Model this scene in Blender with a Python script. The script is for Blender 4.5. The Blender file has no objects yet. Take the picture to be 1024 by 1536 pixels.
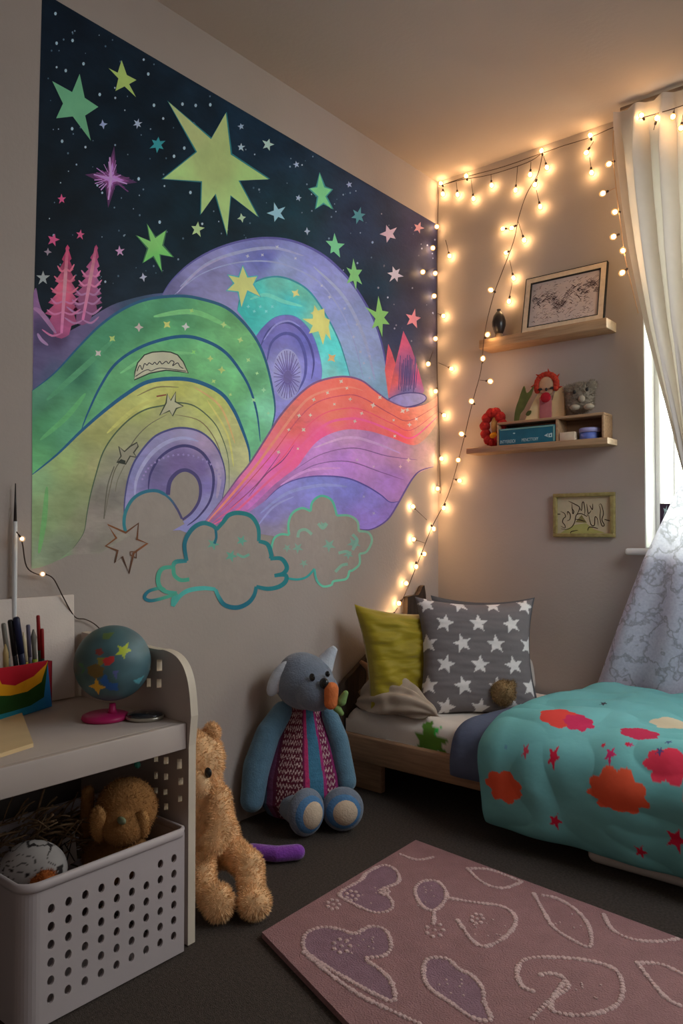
import bpy, bmesh, math, random
import numpy as np
from mathutils import Vector, Matrix, Euler, noise, geometry
from mathutils.bvhtree import BVHTree
PI = math.pi
scene = bpy.context.scene
COL = scene.collection
rnd = random.Random(7)
BULB, WORLD, SIDE_FILL, OUTSIDE = 165, .88, 9, 8

# ------------------------------------------------------------------ camera (frame taken as 1024x1536)
FPX = 1136.0
CAM = np.array([1.794, -2.812, .92])
YAW = math.radians(39.8); PITCH = math.atan(27 / 1136)
CR = np.array([math.cos(YAW), math.sin(YAW), 0.0])
CH = np.array([-math.sin(YAW), math.cos(YAW), 0.0])
CZ = np.array([0, 0, 1.0])
CF = CH * math.cos(PITCH) + CZ * math.sin(PITCH)
CU = CZ * math.cos(PITCH) - CH * math.sin(PITCH)
def ray(px, py):
    return CF + CR * (px - 512) / FPX - CU * (py - 768) / FPX
def at(px, py, ax, v):
    d = ray(px, py); t = (v - CAM[ax]) / d[ax]
    return CAM + d * t
def at_plane(px, py, P, N):
    d = ray(px, py); N = np.array(N, float)
    t = ((np.array(P) - CAM) @ N) / (d @ N)
    return CAM + d * t
def pd(px, py, w):
    """point seen at a pixel, w metres along the viewing axis"""
    return CAM + ray(px, py) * w
cam = bpy.data.cameras.new('camera'); cam_o = bpy.data.objects.new('camera', cam); COL.objects.link(cam_o)
cam.sensor_fit = 'VERTICAL'; cam.sensor_height = 24; cam.lens = FPX / 1536 * 24; cam.clip_start = .02
m = Matrix((tuple(CR), tuple(CU), tuple(-CF))).transposed().to_4x4(); m.translation = Vector(CAM)
cam_o.matrix_world = m
scene.camera = cam_o
scene.view_settings.view_transform = 'Standard'
scene.view_settings.look = 'None'

# ------------------------------------------------------------------ colours and materials
def l1(v):
    v = v / 255.0
    return v / 12.92 if v <= .04045 else ((v + .055) / 1.055) ** 2.4
def lin(r, g, b): return (l1(r), l1(g), l1(b))
WALL = (.43, .365, .325)
def nodes(name):
    ma = bpy.data.materials.new(name); ma.use_nodes = True
    nt = ma.node_tree; return ma, nt, nt.nodes['Principled BSDF']
def mat(name, col, rough=.7, var=.12, vscale=12, bump=0, bscale=60, metal=0, emit=None, estr=0, sheen=0, stretch=(1, 1, 1), spec=.3, coat=0):
    """procedural material: noise varies the colour and (optionally) the surface"""
    ma, nt, p = nodes(name)
    tc = nt.nodes.new('ShaderNodeTexCoord'); mp = nt.nodes.new('ShaderNodeMapping'); mp.inputs['Scale'].default_value = stretch
    nt.links.new(tc.outputs['Object'], mp.inputs['Vector'])
    n = nt.nodes.new('ShaderNodeTexNoise'); n.inputs['Scale'].default_value = vscale; n.inputs['Detail'].default_value = 5
    nt.links.new(mp.outputs['Vector'], n.inputs['Vector'])
    r = nt.nodes.new('ShaderNodeValToRGB')
    a = tuple(max(0, c * (1 - var)) for c in col) + (1,); b = tuple(min(1, c * (1 + var)) for c in col) + (1,)
    r.color_ramp.elements[0].color = a; r.color_ramp.elements[1].color = b
    r.color_ramp.elements[0].position = .3; r.color_ramp.elements[1].position = .7
    nt.links.new(n.outputs['Fac'], r.inputs['Fac']); nt.links.new(r.outputs['Color'], p.inputs['Base Color'])
    p.inputs['Roughness'].default_value = rough; p.inputs['Metallic'].default_value = metal
    p.inputs['Specular IOR Level'].default_value = spec; p.inputs['Coat Weight'].default_value = coat
    if sheen: p.inputs['Sheen Weight'].default_value = sheen
    if emit:
        p.inputs['Emission Color'].default_value = (*emit, 1); p.inputs['Emission Strength'].default_value = estr
    if bump:
        n2 = nt.nodes.new('ShaderNodeTexNoise'); n2.inputs['Scale'].default_value = bscale; n2.inputs['Detail'].default_value = 4
        nt.links.new(mp.outputs['Vector'], n2.inputs['Vector'])
        bp = nt.nodes.new('ShaderNodeBump'); bp.inputs['Strength'].default_value = bump; bp.inputs['Distance'].default_value = .01
        nt.links.new(n2.outputs['Fac'], bp.inputs['Height']); nt.links.new(bp.outputs['Normal'], p.inputs['Normal'])
    return ma
def vmat(name, rough=.7, bump=0, bscale=80, var=.2, vscale=30, stretch=(1, 1, 1), spec=.2, added_glow=0):
    """material that reads the mesh's own colour attribute, broken up with noise"""
    ma, nt, p = nodes(name)
    at_ = nt.nodes.new('ShaderNodeAttribute'); at_.attribute_name = 'Col'
    tc = nt.nodes.new('ShaderNodeTexCoord'); mp = nt.nodes.new('ShaderNodeMapping'); mp.inputs['Scale'].default_value = stretch
    nt.links.new(tc.outputs['Object'], mp.inputs['Vector'])
    n = nt.nodes.new('ShaderNodeTexNoise'); n.inputs['Scale'].default_value = vscale; n.inputs['Detail'].default_value = 6
    n.inputs['Distortion'].default_value = .6
    nt.links.new(mp.outputs['Vector'], n.inputs['Vector'])
    mr = nt.nodes.new('ShaderNodeMapRange'); mr.inputs['From Min'].default_value = .25; mr.inputs['From Max'].default_value = .75
    mr.inputs['To Min'].default_value = 1 - var; mr.inputs['To Max'].default_value = 1 + var
    nt.links.new(n.outputs['Fac'], mr.inputs['Value'])
    mx = nt.nodes.new('ShaderNodeVectorMath'); mx.operation = 'SCALE'
    nt.links.new(at_.outputs['Color'], mx.inputs[0]); nt.links.new(mr.outputs['Result'], mx.inputs['Scale'])
    nt.links.new(mx.outputs['Vector'], p.inputs['Base Color'])
    p.inputs['Roughness'].default_value = rough; p.inputs['Specular IOR Level'].default_value = spec
    if added_glow:   # added emission: light put into the strongly coloured areas of the paint
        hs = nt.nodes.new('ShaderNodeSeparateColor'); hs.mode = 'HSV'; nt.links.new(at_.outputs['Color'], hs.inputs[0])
        mr2 = nt.nodes.new('ShaderNodeMapRange'); mr2.inputs['From Min'].default_value = .32; mr2.inputs['From Max'].default_value = .7; mr2.inputs['To Max'].default_value = added_glow
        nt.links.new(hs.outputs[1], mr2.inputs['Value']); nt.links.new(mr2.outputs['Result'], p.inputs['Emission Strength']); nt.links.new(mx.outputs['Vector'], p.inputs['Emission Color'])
    if bump:
        n2 = nt.nodes.new('ShaderNodeTexNoise'); n2.inputs['Scale'].default_value = bscale
        nt.links.new(mp.outputs['Vector'], n2.inputs['Vector'])
        bp = nt.nodes.new('ShaderNodeBump'); bp.inputs['Strength'].default_value = bump; bp.inputs['Distance'].default_value = .006
        nt.links.new(n2.outputs['Fac'], bp.inputs['Height']); nt.links.new(bp.outputs['Normal'], p.inputs['Normal'])
    return ma
def cloth_through(name, col, trans=.5, lace=False):
    """thin cloth that lets light through; lace adds a woven floral pattern"""
    ma, nt, p = nodes(name)
    out = nt.nodes['Material Output']
    tr = nt.nodes.new('ShaderNodeBsdfTranslucent'); mix = nt.nodes.new('ShaderNodeMixShader'); mix.inputs[0].default_value = trans
    p.inputs['Roughness'].default_value = .8; p.inputs['Specular IOR Level'].default_value = .1
    tc = nt.nodes.new('ShaderNodeTexCoord')
    if lace:
        v = nt.nodes.new('ShaderNodeTexVoronoi'); v.feature = 'DISTANCE_TO_EDGE'; v.inputs['Scale'].default_value = 11
        n = nt.nodes.new('ShaderNodeTexNoise'); n.inputs['Scale'].default_value = 14; n.inputs['Detail'].default_value = 4
        ad = nt.nodes.new('ShaderNodeMixRGB'); ad.inputs['Fac'].default_value = .22
        nt.links.new(tc.outputs['Object'], n.inputs['Vector']); nt.links.new(tc.outputs['Object'], ad.inputs[1]); nt.links.new(n.outputs['Color'], ad.inputs[2])
        nt.links.new(ad.outputs[0], v.inputs['Vector'])
        rp = nt.nodes.new('ShaderNodeValToRGB'); e = rp.color_ramp.elements
        e[0].position = 0; e[0].color = (*[c * .6 for c in col], 1); e[1].position = .09; e[1].color = (*col, 1)
        n3 = nt.nodes.new('ShaderNodeTexNoise'); n3.inputs['Scale'].default_value = 130; n3.inputs['Detail'].default_value = 2
        nt.links.new(tc.outputs['Object'], n3.inputs['Vector'])
        rp3 = nt.nodes.new('ShaderNodeValToRGB'); rp3.color_ramp.elements[0].position = .35; rp3.color_ramp.elements[0].color = (.92, .92, .94, 1)
        rp3.color_ramp.elements[1].position = .62; rp3.color_ramp.elements[1].color = (1.05, 1.05, 1.05, 1)
        nt.links.new(n3.outputs['Fac'], rp3.inputs['Fac'])
        mu = nt.nodes.new('ShaderNodeMixRGB'); mu.blend_type = 'MULTIPLY'; mu.inputs['Fac'].default_value = 1
        nt.links.new(v.outputs['Distance'], rp.inputs['Fac']); nt.links.new(rp.outputs[0], mu.inputs[1]); nt.links.new(rp3.outputs[0], mu.inputs[2])
        nt.links.new(mu.outputs[0], p.inputs['Base Color']); nt.links.new(mu.outputs[0], tr.inputs['Color'])
    else:
        n = nt.nodes.new('ShaderNodeTexNoise'); n.inputs['Scale'].default_value = 40
        nt.links.new(tc.outputs['Object'], n.inputs['Vector'])
        rp = nt.nodes.new('ShaderNodeValToRGB'); rp.color_ramp.elements[0].color = (*[c * .92 for c in col], 1); rp.color_ramp.elements[1].color = (*col, 1)
        nt.links.new(n.outputs['Fac'], rp.inputs['Fac']); nt.links.new(rp.outputs[0], p.inputs['Base Color']); nt.links.new(rp.outputs[0], tr.inputs['Color'])
    nt.links.new(p.outputs[0], mix.inputs[1]); nt.links.new(tr.outputs[0], mix.inputs[2]); nt.links.new(mix.outputs[0], out.inputs['Surface'])
    return ma
def wood(name, c1, c2, axis=(2, 30, 30), rough=.55):
    ma = mat(name, tuple((a + b) / 2 for a, b in zip(c1, c2)), rough, .25, 3, bump=.05, bscale=8, stretch=axis)
    r = [n for n in ma.node_tree.nodes if n.type == 'VALTORGB'][0]
    r.color_ramp.elements[0].color = (*c1, 1); r.color_ramp.elements[1].color = (*c2, 1)
    return ma

# ------------------------------------------------------------------ object helpers (all shapes are built in world metres)
def root_loc(o):
    while o.parent: o = o.parent
    return o.location.copy()
def thing(name, label, cat, loc=(0, 0, 0), group=None):
    o = bpy.data.objects.new(name, None); COL.objects.link(o); o.location = Vector(loc); o.empty_display_size = .05
    o['label'] = label; o['category'] = cat
    if group: o['group'] = group
    return o
def tag(o, label, cat, group=None, kind=None):
    o['label'] = label; o['category'] = cat
    if group: o['group'] = group
    if kind: o['kind'] = kind
    return o
def obj(name, bm, mats, parent=None, smooth=True, loc=None, label=None):
    me = bpy.data.meshes.new(name)
    off = root_loc(parent) if parent else (Vector(loc) if loc is not None else Vector((0, 0, 0)))
    if bm.__class__ is bmesh.types.BMesh:
        bmesh.ops.translate(bm, verts=bm.verts, vec=-off); bmesh.ops.recalc_face_normals(bm, faces=bm.faces)
        bm.to_mesh(me); bm.free()
    else:
        V, F, C = bm[0], bm[1], (bm[2] if len(bm) > 2 else None)
        me.from_pydata([tuple(np.array(v) - np.array(off)) for v in V], [], F)
        if C is not None:
            a = me.color_attributes.new('Col', 'FLOAT_COLOR', 'POINT')
            arr = np.ones((len(V), 4), dtype=np.float32); arr[:, :3] = np.array(C); a.data.foreach_set('color', arr.ravel())
        if len(bm) > 3 and bm[3] is not None:
            me.polygons.foreach_set('material_index', np.array(bm[3], dtype=np.int32))
    for x in (mats if isinstance(mats, (list, tuple)) else [mats]): me.materials.append(x)
    if smooth: me.polygons.foreach_set('use_smooth', [True] * len(me.polygons))
    o = bpy.data.objects.new(name, me); COL.objects.link(o)
    if parent: o.parent = parent; 
    elif loc is not None: o.location = off
    if label: o['label'] = label
    me.update()
    return o
def struct(name, bm, ma, smooth=False):
    o = obj(name, bm, ma, smooth=smooth); o['kind'] = 'structure'; return o
def mod(o, kind, **kw):
    x = o.modifiers.new(kind.lower(), kind)
    for k, v in kw.items(): setattr(x, k, v)
    return o
def rx(a, b=0, c=0): return Euler((a, b, c)).to_matrix().to_4x4()
def box(bm, c, s, rot=None, bev=0, mi=0, seg=2):
    M = Matrix.Translation(Vector(c)) @ (rot.to_4x4() if rot else Matrix()) @ Matrix.Diagonal((s[0], s[1], s[2], 1))
    r = bmesh.ops.create_cube(bm, size=1, matrix=M)
    fs = list({f for v in r['verts'] for f in v.link_faces})
    for f in fs: f.material_index = mi
    if bev:
        es = list({e for v in r['verts'] for e in v.link_edges})
        rb = bmesh.ops.bevel(bm, geom=es, offset=bev, segments=seg, profile=.5, affect='EDGES')
        for f in rb['faces']: f.material_index = mi
def boxes(*bs, bev=0):
    bm = bmesh.new()
    for c, s in bs: box(bm, c, s, bev=bev)
    return bm
def tube(bm, pts, r, seg=8, cap=True, mi=0, sq=1.0):
    pts = [Vector(p) for p in pts]; n = len(pts)
    rs = [r] * n if isinstance(r, (int, float)) else list(r)
    up = None; rings = []
    for i in range(n):
        d = (pts[min(i + 1, n - 1)] - pts[max(i - 1, 0)]).normalized()
        if up is None:
            up = Vector((0, 0, 1)) if abs(d.z) < .9 else Vector((1, 0, 0))
        up = (up - d * up.dot(d)).normalized(); s = d.cross(up)
        rings.append([bm.verts.new(pts[i] + (up * math.cos(2 * PI * k / seg) * sq + s * math.sin(2 * PI * k / seg)) * rs[i]) for k in range(seg)])
    for i in range(n - 1):
        for k in range(seg):
            f = bm.faces.new((rings[i][k], rings[i][(k + 1) % seg], rings[i + 1][(k + 1) % seg], rings[i + 1][k])); f.material_index = mi
    if cap:
        for q in (rings[0], rings[-1]):
            f = bm.faces.new(q); f.material_index = mi
def capsule(bm, a, b, ra, rb=None, seg=16, mi=0):
    """rounded, tapering limb"""
    rb = ra if rb is None else rb
    a, b = Vector(a), Vector(b); d = (b - a); L = d.length; d.normalize()
    P, Rr = [], []
    for t in np.linspace(-PI / 2, 0, 6): P.append(a + d * ra * math.sin(t)); Rr.append(max(1e-4, ra * math.cos(t)))
    for t in np.linspace(.1, .9, 6): P.append(a + d * L * t); Rr.append(ra + (rb - ra) * t)
    for t in np.linspace(0, PI / 2, 6): P.append(b + d * rb * math.sin(t)); Rr.append(max(1e-4, rb * math.cos(t)))
    tube(bm, P, Rr, seg, mi=mi)
def ell(bm, c, r, rot=None, u=24, v=16, mi=0):
    r = (r, r, r) if isinstance(r, (int, float)) else r
    M = Matrix.Translation(Vector(c)) @ (rot.to_4x4() if rot else Matrix()) @ Matrix.Diagonal((*r, 1))
    q = bmesh.ops.create_uvsphere(bm, u_segments=u, v_segments=v, radius=1, matrix=M)
    for f in {f for x in q['verts'] for f in x.link_faces}: f.material_index = mi
def lathe(bm, prof, c, seg=32, rot=None, mi=0, sx=1, sy=1):
    M = Matrix.Translation(Vector(c)) @ (rot.to_4x4() if rot else Matrix())
    rings = [[bm.verts.new(M @ Vector((max(r, 1e-4) * math.cos(2 * PI * k / seg) * sx, max(r, 1e-4) * math.sin(2 * PI * k / seg) * sy, z))) for k in range(seg)] for r, z in prof]
    for i in range(len(rings) - 1):
        for k in range(seg):
            f = bm.faces.new((rings[i][k], rings[i][(k + 1) % seg], rings[i + 1][(k + 1) % seg], rings[i + 1][k])); f.material_index = mi
    for q in (rings[0], rings[-1]):
        f = bm.faces.new(q); f.material_index = mi
def prism(bm, poly, o, ux, uy, depth, mi=0, holes=()):
    """flat outline (with holes) in the plane o + x*ux + y*uy, given a thickness"""
    o, ux, uy = Vector(o), Vector(ux), Vector(uy); n = ux.cross(uy).normalized() * depth
    loops = [list(poly)] + [list(h) for h in holes]
    flat = [p for l in loops for p in l]
    tris = geometry.tessellate_polygon([[Vector((p[0], p[1], 0)) for p in l] for l in loops])
    A = [bm.verts.new(o + ux * p[0] + uy * p[1]) for p in flat]; B = [bm.verts.new(v.co + n) for v in A]
    for t in tris:
        for S, q in ((A, t), (B, t[::-1])):
            try: f = bm.faces.new([S[i] for i in q]); f.material_index = mi
            except ValueError: pass
    k = 0
    for l in loops:
        for i in range(len(l)):
            a, b = k + i, k + (i + 1) % len(l)
            try: f = bm.faces.new((A[a], A[b], B[b], B[a])); f.material_index = mi
            except ValueError: pass
        k += len(l)
def star_pts(cx, cy, r, n=5, rot=0, inner=.42, sx=1, sy=1, jit=0, rr=None):
    out = []
    for i in range(2 * n):
        q = (r if i % 2 == 0 else r * inner) * (1 + (rr.uniform(-jit, jit) if rr else 0))
        a = rot + PI * i / n
        out.append((cx + q * math.sin(a) * sx, cy - q * math.cos(a) * sy))
    return out
def cr(pts, n=7, closed=False):
    """smooth curve through points"""
    P = [np.array(p, float) for p in pts]; out = []; N = len(P)
    for i in range(N if closed else N - 1):
        p0 = P[i - 1] if (i > 0 or closed) else P[0]; p1 = P[i]; p2 = P[(i + 1) % N]
        p3 = P[(i + 2) % N] if (closed or i + 2 < N) else P[-1]
        for t in np.arange(n) / n:
            out.append(tuple(.5 * ((2 * p1) + (-p0 + p2) * t + (2 * p0 - 5 * p1 + 4 * p2 - p3) * t * t + (-p0 + 3 * p1 - 3 * p2 + p3) * t ** 3)))
    if not closed: out.append(tuple(P[-1]))
    return out
def in_poly(x, y, poly):
    """vectorised point in polygon"""
    x = np.asarray(x, float); y = np.asarray(y, float); ins = np.zeros(x.shape, bool); n = len(poly)
    for i in range(n):
        x1, y1 = poly[i]; x2, y2 = poly[(i + 1) % n]
        if y1 == y2: continue
        c = ((y1 > y) != (y2 > y)) & (x < (x2 - x1) * (y - y1) / (y2 - y1) + x1); ins ^= c
    return ins
def idw(ctrl, power=2.2):
    """smooth blend between colours pinned at points"""
    P = np.array([c[:2] for c in ctrl], float); K = np.array([c[2] for c in ctrl], float)
    def fn(x, y):
        d = ((P - (x, y)) ** 2).sum(1) + 9.0; w = d ** (-power / 2 * 1.4); w /= w.sum()
        return w @ K
    return fn
class Paint:
    """flat painted shapes: coloured regions and brush strokes laid on a surface given by mp(px, py, layer)"""
    def __init__(s, mp, seed=1): s.mp = mp; s.V = []; s.F = []; s.C = []; s.r = random.Random(seed)
    def region(s, poly, col, layer, step=8, jag=.1):
        poly = [tuple(map(float, p)) for p in poly]
        q = []
        for p in poly:
            if not q or abs(p[0] - q[-1][0]) + abs(p[1] - q[-1][1]) > .05: q.append(p)
        poly = q
        fn = col if callable(col) else (lambda x, y: col)
        if step:
            xs = [p[0] for p in poly]; ys = [p[1] for p in poly]
            gx, gy = np.meshgrid(np.arange(min(xs), max(xs), step), np.arange(min(ys), max(ys), step))
            gx = (gx + np.random.RandomState(3).uniform(-.3, .3, gx.shape) * step).ravel(); gy = (gy + np.random.RandomState(4).uniform(-.3, .3, gy.shape) * step).ravel()
            k = in_poly(gx, gy, poly); pts = list(zip(gx[k], gy[k]))
        else: pts = []
        n = len(poly)
        co = [Vector(p) for p in poly] + [Vector(p) for p in pts]
        v, e, f, _, _, _ = geometry.delaunay_2d_cdt(co, [(i, (i + 1) % n) for i in range(n)], [list(range(n))], 1, 1e-4)
        b = len(s.V)
        for p in v:
            s.V.append(s.mp(p.x, p.y, layer)); c = np.array(fn(p.x, p.y)[:3], float)
            if step: c = c * (1 + jag * noise.noise((p.x * .03, p.y * .03, layer * 3.1)) * 2)
            s.C.append(np.clip(c, 0, .95))
        s.F += [tuple(b + i for i in q) for q in f]
    def stroke(s, pts, w, col, layer, closed=False, taper=False):
        s.k = getattr(s, 'k', 0) + 1; layer = layer + (s.k % 40) * .02
        fn = col if callable(col) else (lambda x, y: col)
        P = [np.array(p, float) for p in pts]; n = len(P); b = len(s.V)
        for i in range(n):
            a = P[i - 1] if (i > 0 or closed) else P[i]; c = P[(i + 1) % n] if (i < n - 1 or closed) else P[i]
            d = c - a; d = d / (np.hypot(*d) + 1e-9); nn = np.array((-d[1], d[0]))
            ww = (w(i / (n - 1)) if callable(w) else w) * .5
            if taper: ww *= max(.15, math.sin(PI * min(1, max(0, (i + .3) / (n - .4)))) ** .5)
            for sg in (1, -1):
                q = P[i] + nn * ww * sg
                s.V.append(s.mp(q[0], q[1], layer)); s.C.append(np.clip(np.array(fn(q[0], q[1])[:3], float), 0, .95))
        for i in range(n if closed else n - 1):
            j = (i + 1) % n
            s.F.append((b + 2 * i, b + 2 * i + 1, b + 2 * j + 1, b + 2 * j))
    def dot(s, x, y, r, col, layer, n=6, sy=1.2):
        b = len(s.V)
        for i in range(n):
            a = 2 * PI * i / n; s.V.append(s.mp(x + r * math.cos(a), y + r * sy * math.sin(a), layer)); s.C.append(np.clip(np.array(col), 0, .95))
        s.F.append(tuple(range(b, b + n)))
    def build(s, name, ma, parent=None, **k): return obj(name, (s.V, s.F, s.C), ma, parent, smooth=False, **k)
def bake(o):
    dg = bpy.context.evaluated_depsgraph_get(); bpy.context.view_layer.update()
    me = bpy.data.meshes.new_from_object(o.evaluated_get(dg)); o.modifiers.clear(); o.data = me
    return o
def blob(name, fill, ma, parent, voxel=.006, smooth=6, **k):
    """several overlapping rounded solids grown together into one continuous skin"""
    bm = bmesh.new(); fill(bm); o = obj(name, bm, ma, parent, **k)
    mod(o, 'REMESH', mode='VOXEL', voxel_size=voxel, use_smooth_shade=True); mod(o, 'SMOOTH', iterations=smooth, factor=.5)
    return bake(o)
def fur(o, n, length, width=.0012, droop=.35, seed=1, curl=.5):
    """adds short tapered tufts of pile all over a baked mesh (they stay in the same mesh)"""
    me = o.data; rs = np.random.RandomState(seed)
    nv = len(me.vertices); co = np.empty(nv * 3); me.vertices.foreach_get('co', co); co = co.reshape(-1, 3)
    me.calc_loop_triangles(); T = np.array([t.vertices[:] for t in me.loop_triangles])
    A, B, Cc = co[T[:, 0]], co[T[:, 1]], co[T[:, 2]]; N = np.cross(B - A, Cc - A); ar = np.linalg.norm(N, axis=1) + 1e-12; N = N / ar[:, None]
    idx = rs.choice(len(T), n, p=ar / ar.sum()); u, v = rs.rand(n, 1), rs.rand(n, 1); k = (u + v > 1); u = np.where(k, 1 - u, u); v = np.where(k, 1 - v, v)
    P = A[idx] + (B - A)[idx] * u + (Cc - A)[idx] * v; N = N[idx]
    ln = length * rs.uniform(.6, 1.2, (n, 1)); D = N + rs.normal(0, curl, (n, 3)) + np.array([0, 0, -droop]); D /= np.linalg.norm(D, axis=1)[:, None]
    S = np.cross(D, rs.normal(0, 1, (n, 3))); S /= np.linalg.norm(S, axis=1)[:, None] + 1e-9
    v0, v1, v2 = P - S * width - N * .001, P + S * width - N * .001, P + (N * .5 + D * .5) * ln
    V = np.vstack([co] + [np.stack([v0, v1, v2], 1).reshape(-1, 3)])
    F = [tuple(p.vertices) for p in me.polygons] + [(nv + 3 * i, nv + 3 * i + 1, nv + 3 * i + 2) for i in range(n)]
    m2 = bpy.data.meshes.new(me.name); m2.from_pydata(V.tolist(), [], F)
    for x in me.materials: m2.materials.append(x)
    m2.polygons.foreach_set('use_smooth', [True] * len(F)); m2.update(); o.data = m2
    return o
def grid_mesh(nu, nv, fn, colfn=None):
    """fn(u, v) -> point (and colfn(u, v) -> colour) on a (nu+1) x (nv+1) sheet"""
    V = []; C = [] if colfn else None
    for j in range(nv + 1):
        for i in range(nu + 1):
            V.append(fn(i / nu, j / nv))
            if colfn: C.append(colfn(i / nu, j / nv))
    F = [(j * (nu + 1) + i, j * (nu + 1) + i + 1, (j + 1) * (nu + 1) + i + 1, (j + 1) * (nu + 1) + i) for j in range(nv) for i in range(nu)]
    return [V, F] + ([C] if colfn else [])

# ------------------------------------------------------------------ the room
m_wall = mat('wall_paint', WALL, .85, .04, 3, bump=.08, bscale=90)
m_ceil = mat('ceiling_paint', (.46, .385, .335), .9, .04, 2, bump=.06, bscale=70)
m_carpet = mat('carpet', lin(80, 70, 63), .95, .35, 160, bump=.8, bscale=420)
m_white = mat('white_gloss_paint', (.8, .8, .79), .4, .03, 8)
struct('floor', boxes(((2.0, -2.2, -.05), (4.6, 4.8, .1))), m_carpet)
struct('ceiling', boxes(((2.0, -2.2, 2.505), (4.6, 4.8, .1))), m_ceil)
struct('wall_left', boxes(((-.06, -2.2, 1.25), (.12, 4.8, 2.7))), m_wall)
WX0, WX1, WZ0, WZ1 = .881, 1.95, .855, 2.285
bm = boxes(((WX0 / 2 - .05, .09, 1.25), (WX0 + .1, .18, 2.7)), (((WX1 + 4.3) / 2, .09, 1.25), (4.3 - WX1, .18, 2.7)),
           (((WX0 + WX1) / 2, .09, WZ0 / 2 - .05), (WX1 - WX0, .18, WZ0 + .1)), (((WX0 + WX1) / 2, .09, (WZ1 + 2.6) / 2), (WX1 - WX0, .18, 2.6 - WZ1)))
struct('wall_back', bm, m_wall)
# window: reveal lining, sill board, frame, glass
win = thing('window_1', 'white framed window behind the pale curtain', 'window', (WX0, .1, WZ0)); win['kind'] = 'structure'; del win['category']
bm = bmesh.new(); cy = .135
for c, s in ((((WX0 + .011), cy, (WZ0 + WZ1) / 2), (.022, .05, WZ1 - WZ0)), ((WX0 + .068, cy, (WZ0 + WZ1) / 2), (.007, .03, WZ1 - WZ0 - .12)), ((WX1 - .03, cy, (WZ0 + WZ1) / 2), (.06, .05, WZ1 - WZ0)), (((WX0 + WX1) / 2, cy, WZ0 + .03), (WX1 - WX0 - .12, .05, .06)),
             (((WX0 + WX1) / 2, cy, WZ1 - .03), (WX1 - WX0 - .12, .05, .06)), (((WX0 + WX1) / 2, cy, (WZ0 + WZ1) / 2), (.06, .05, WZ1 - WZ0 - .12)), (((WX0 + WX1) / 2, cy, 1.82), (WX1 - WX0 - .12, .045, .05))):
    box(bm, c, s, bev=.006)
obj('window_frame', bm, m_white, win, smooth=False)
bm = boxes(((WX0 + .002, .055, (WZ0 + WZ1) / 2), (.004, .108, WZ1 - WZ0)), ((WX1 - .002, .055, (WZ0 + WZ1) / 2), (.004, .108, WZ1 - WZ0)), (((WX0 + WX1) / 2, .055, WZ1 - .002), (WX1 - WX0, .108, .004)))
obj('window_lining', bm, m_white, win, smooth=False)
bm = bmesh.new(); box(bm, ((WX0 + WX1) / 2, -.027, .842), (WX1 - WX0 + .11, .054, .024), bev=.008); box(bm, ((WX0 + WX1) / 2, .055, .85), (WX1 - WX0, .11, .012))
obj('window_sill', bm, m_white, win)
ma, nt, p = nodes('clear_glass')
tr = nt.nodes.new('ShaderNodeBsdfTransparent'); gl = nt.nodes.new('ShaderNodeBsdfGlossy'); gl.inputs['Roughness'].default_value = .05
lw = nt.nodes.new('ShaderNodeLayerWeight'); lw.inputs['Blend'].default_value = .12; mx = nt.nodes.new('ShaderNodeMixShader')
nt.links.new(lw.outputs['Fresnel'], mx.inputs[0]); nt.links.new(tr.outputs[0], mx.inputs[1]); nt.links.new(gl.outputs[0], mx.inputs[2]); nt.links.new(mx.outputs[0], nt.nodes['Material Output'].inputs['Surface'])
m_glass = ma
obj('window_pane', boxes((((WX0 + WX1) / 2, .137, (WZ0 + WZ1) / 2), (WX1 - WX0 - .1, .004, WZ1 - WZ0 - .1))), m_glass, win, smooth=False)
# bright day outside: pale sky over blurred greenery
ma, nt, p = nodes('bright_garden')
em = nt.nodes.new('ShaderNodeEmission'); tc = nt.nodes.new('ShaderNodeTexCoord'); n = nt.nodes.new('ShaderNodeTexNoise'); n.inputs['Scale'].default_value = 1.3
rp = nt.nodes.new('ShaderNodeValToRGB'); e = rp.color_ramp.elements
e[0].position = .38; e[0].color = (.78, .92, .62, 1); e[1].position = .52; e[1].color = (1, 1, 1, 1)
nt.links.new(tc.outputs['Object'], n.inputs['Vector']); nt.links.new(n.outputs['Fac'], rp.inputs['Fac']); nt.links.new(rp.outputs[0], em.inputs['Color'])
em.inputs['Strength'].default_value = OUTSIDE; nt.links.new(em.outputs[0], nt.nodes['Material Output'].inputs['Surface'])
struct('exterior_garden', boxes(((1.2, 1.4, 1.5), (4.0, .05, 4.2))), ma)

# ------------------------------------------------------------------ the painted wall
XS = np.array([0, 300, 500, 600, 660.])
WP = np.array([lin(92, 79, 70), lin(108, 94, 84), lin(130, 111, 97), lin(160, 131, 106), lin(205, 162, 120)])
WP2 = np.array([lin(100, 90, 83), lin(117, 106, 98), lin(134, 117, 103), lin(160, 133, 108), lin(190, 150, 115)])
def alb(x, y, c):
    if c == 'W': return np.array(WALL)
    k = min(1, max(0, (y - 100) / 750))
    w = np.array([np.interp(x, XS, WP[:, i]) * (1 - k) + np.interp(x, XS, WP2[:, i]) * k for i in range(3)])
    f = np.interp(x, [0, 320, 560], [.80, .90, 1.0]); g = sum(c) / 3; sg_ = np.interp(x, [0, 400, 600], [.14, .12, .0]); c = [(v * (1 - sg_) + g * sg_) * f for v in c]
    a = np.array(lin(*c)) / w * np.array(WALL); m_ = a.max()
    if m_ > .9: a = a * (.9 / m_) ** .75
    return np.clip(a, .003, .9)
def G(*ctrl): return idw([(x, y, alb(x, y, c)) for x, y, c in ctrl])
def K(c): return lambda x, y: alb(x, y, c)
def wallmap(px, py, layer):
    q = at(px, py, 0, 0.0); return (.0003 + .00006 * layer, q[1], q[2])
m_paint = vmat('mural_paint', .65, bump=.12, bscale=60, var=.12, vscale=26, stretch=(1, 1, 2.2), added_glow=.03)
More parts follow.
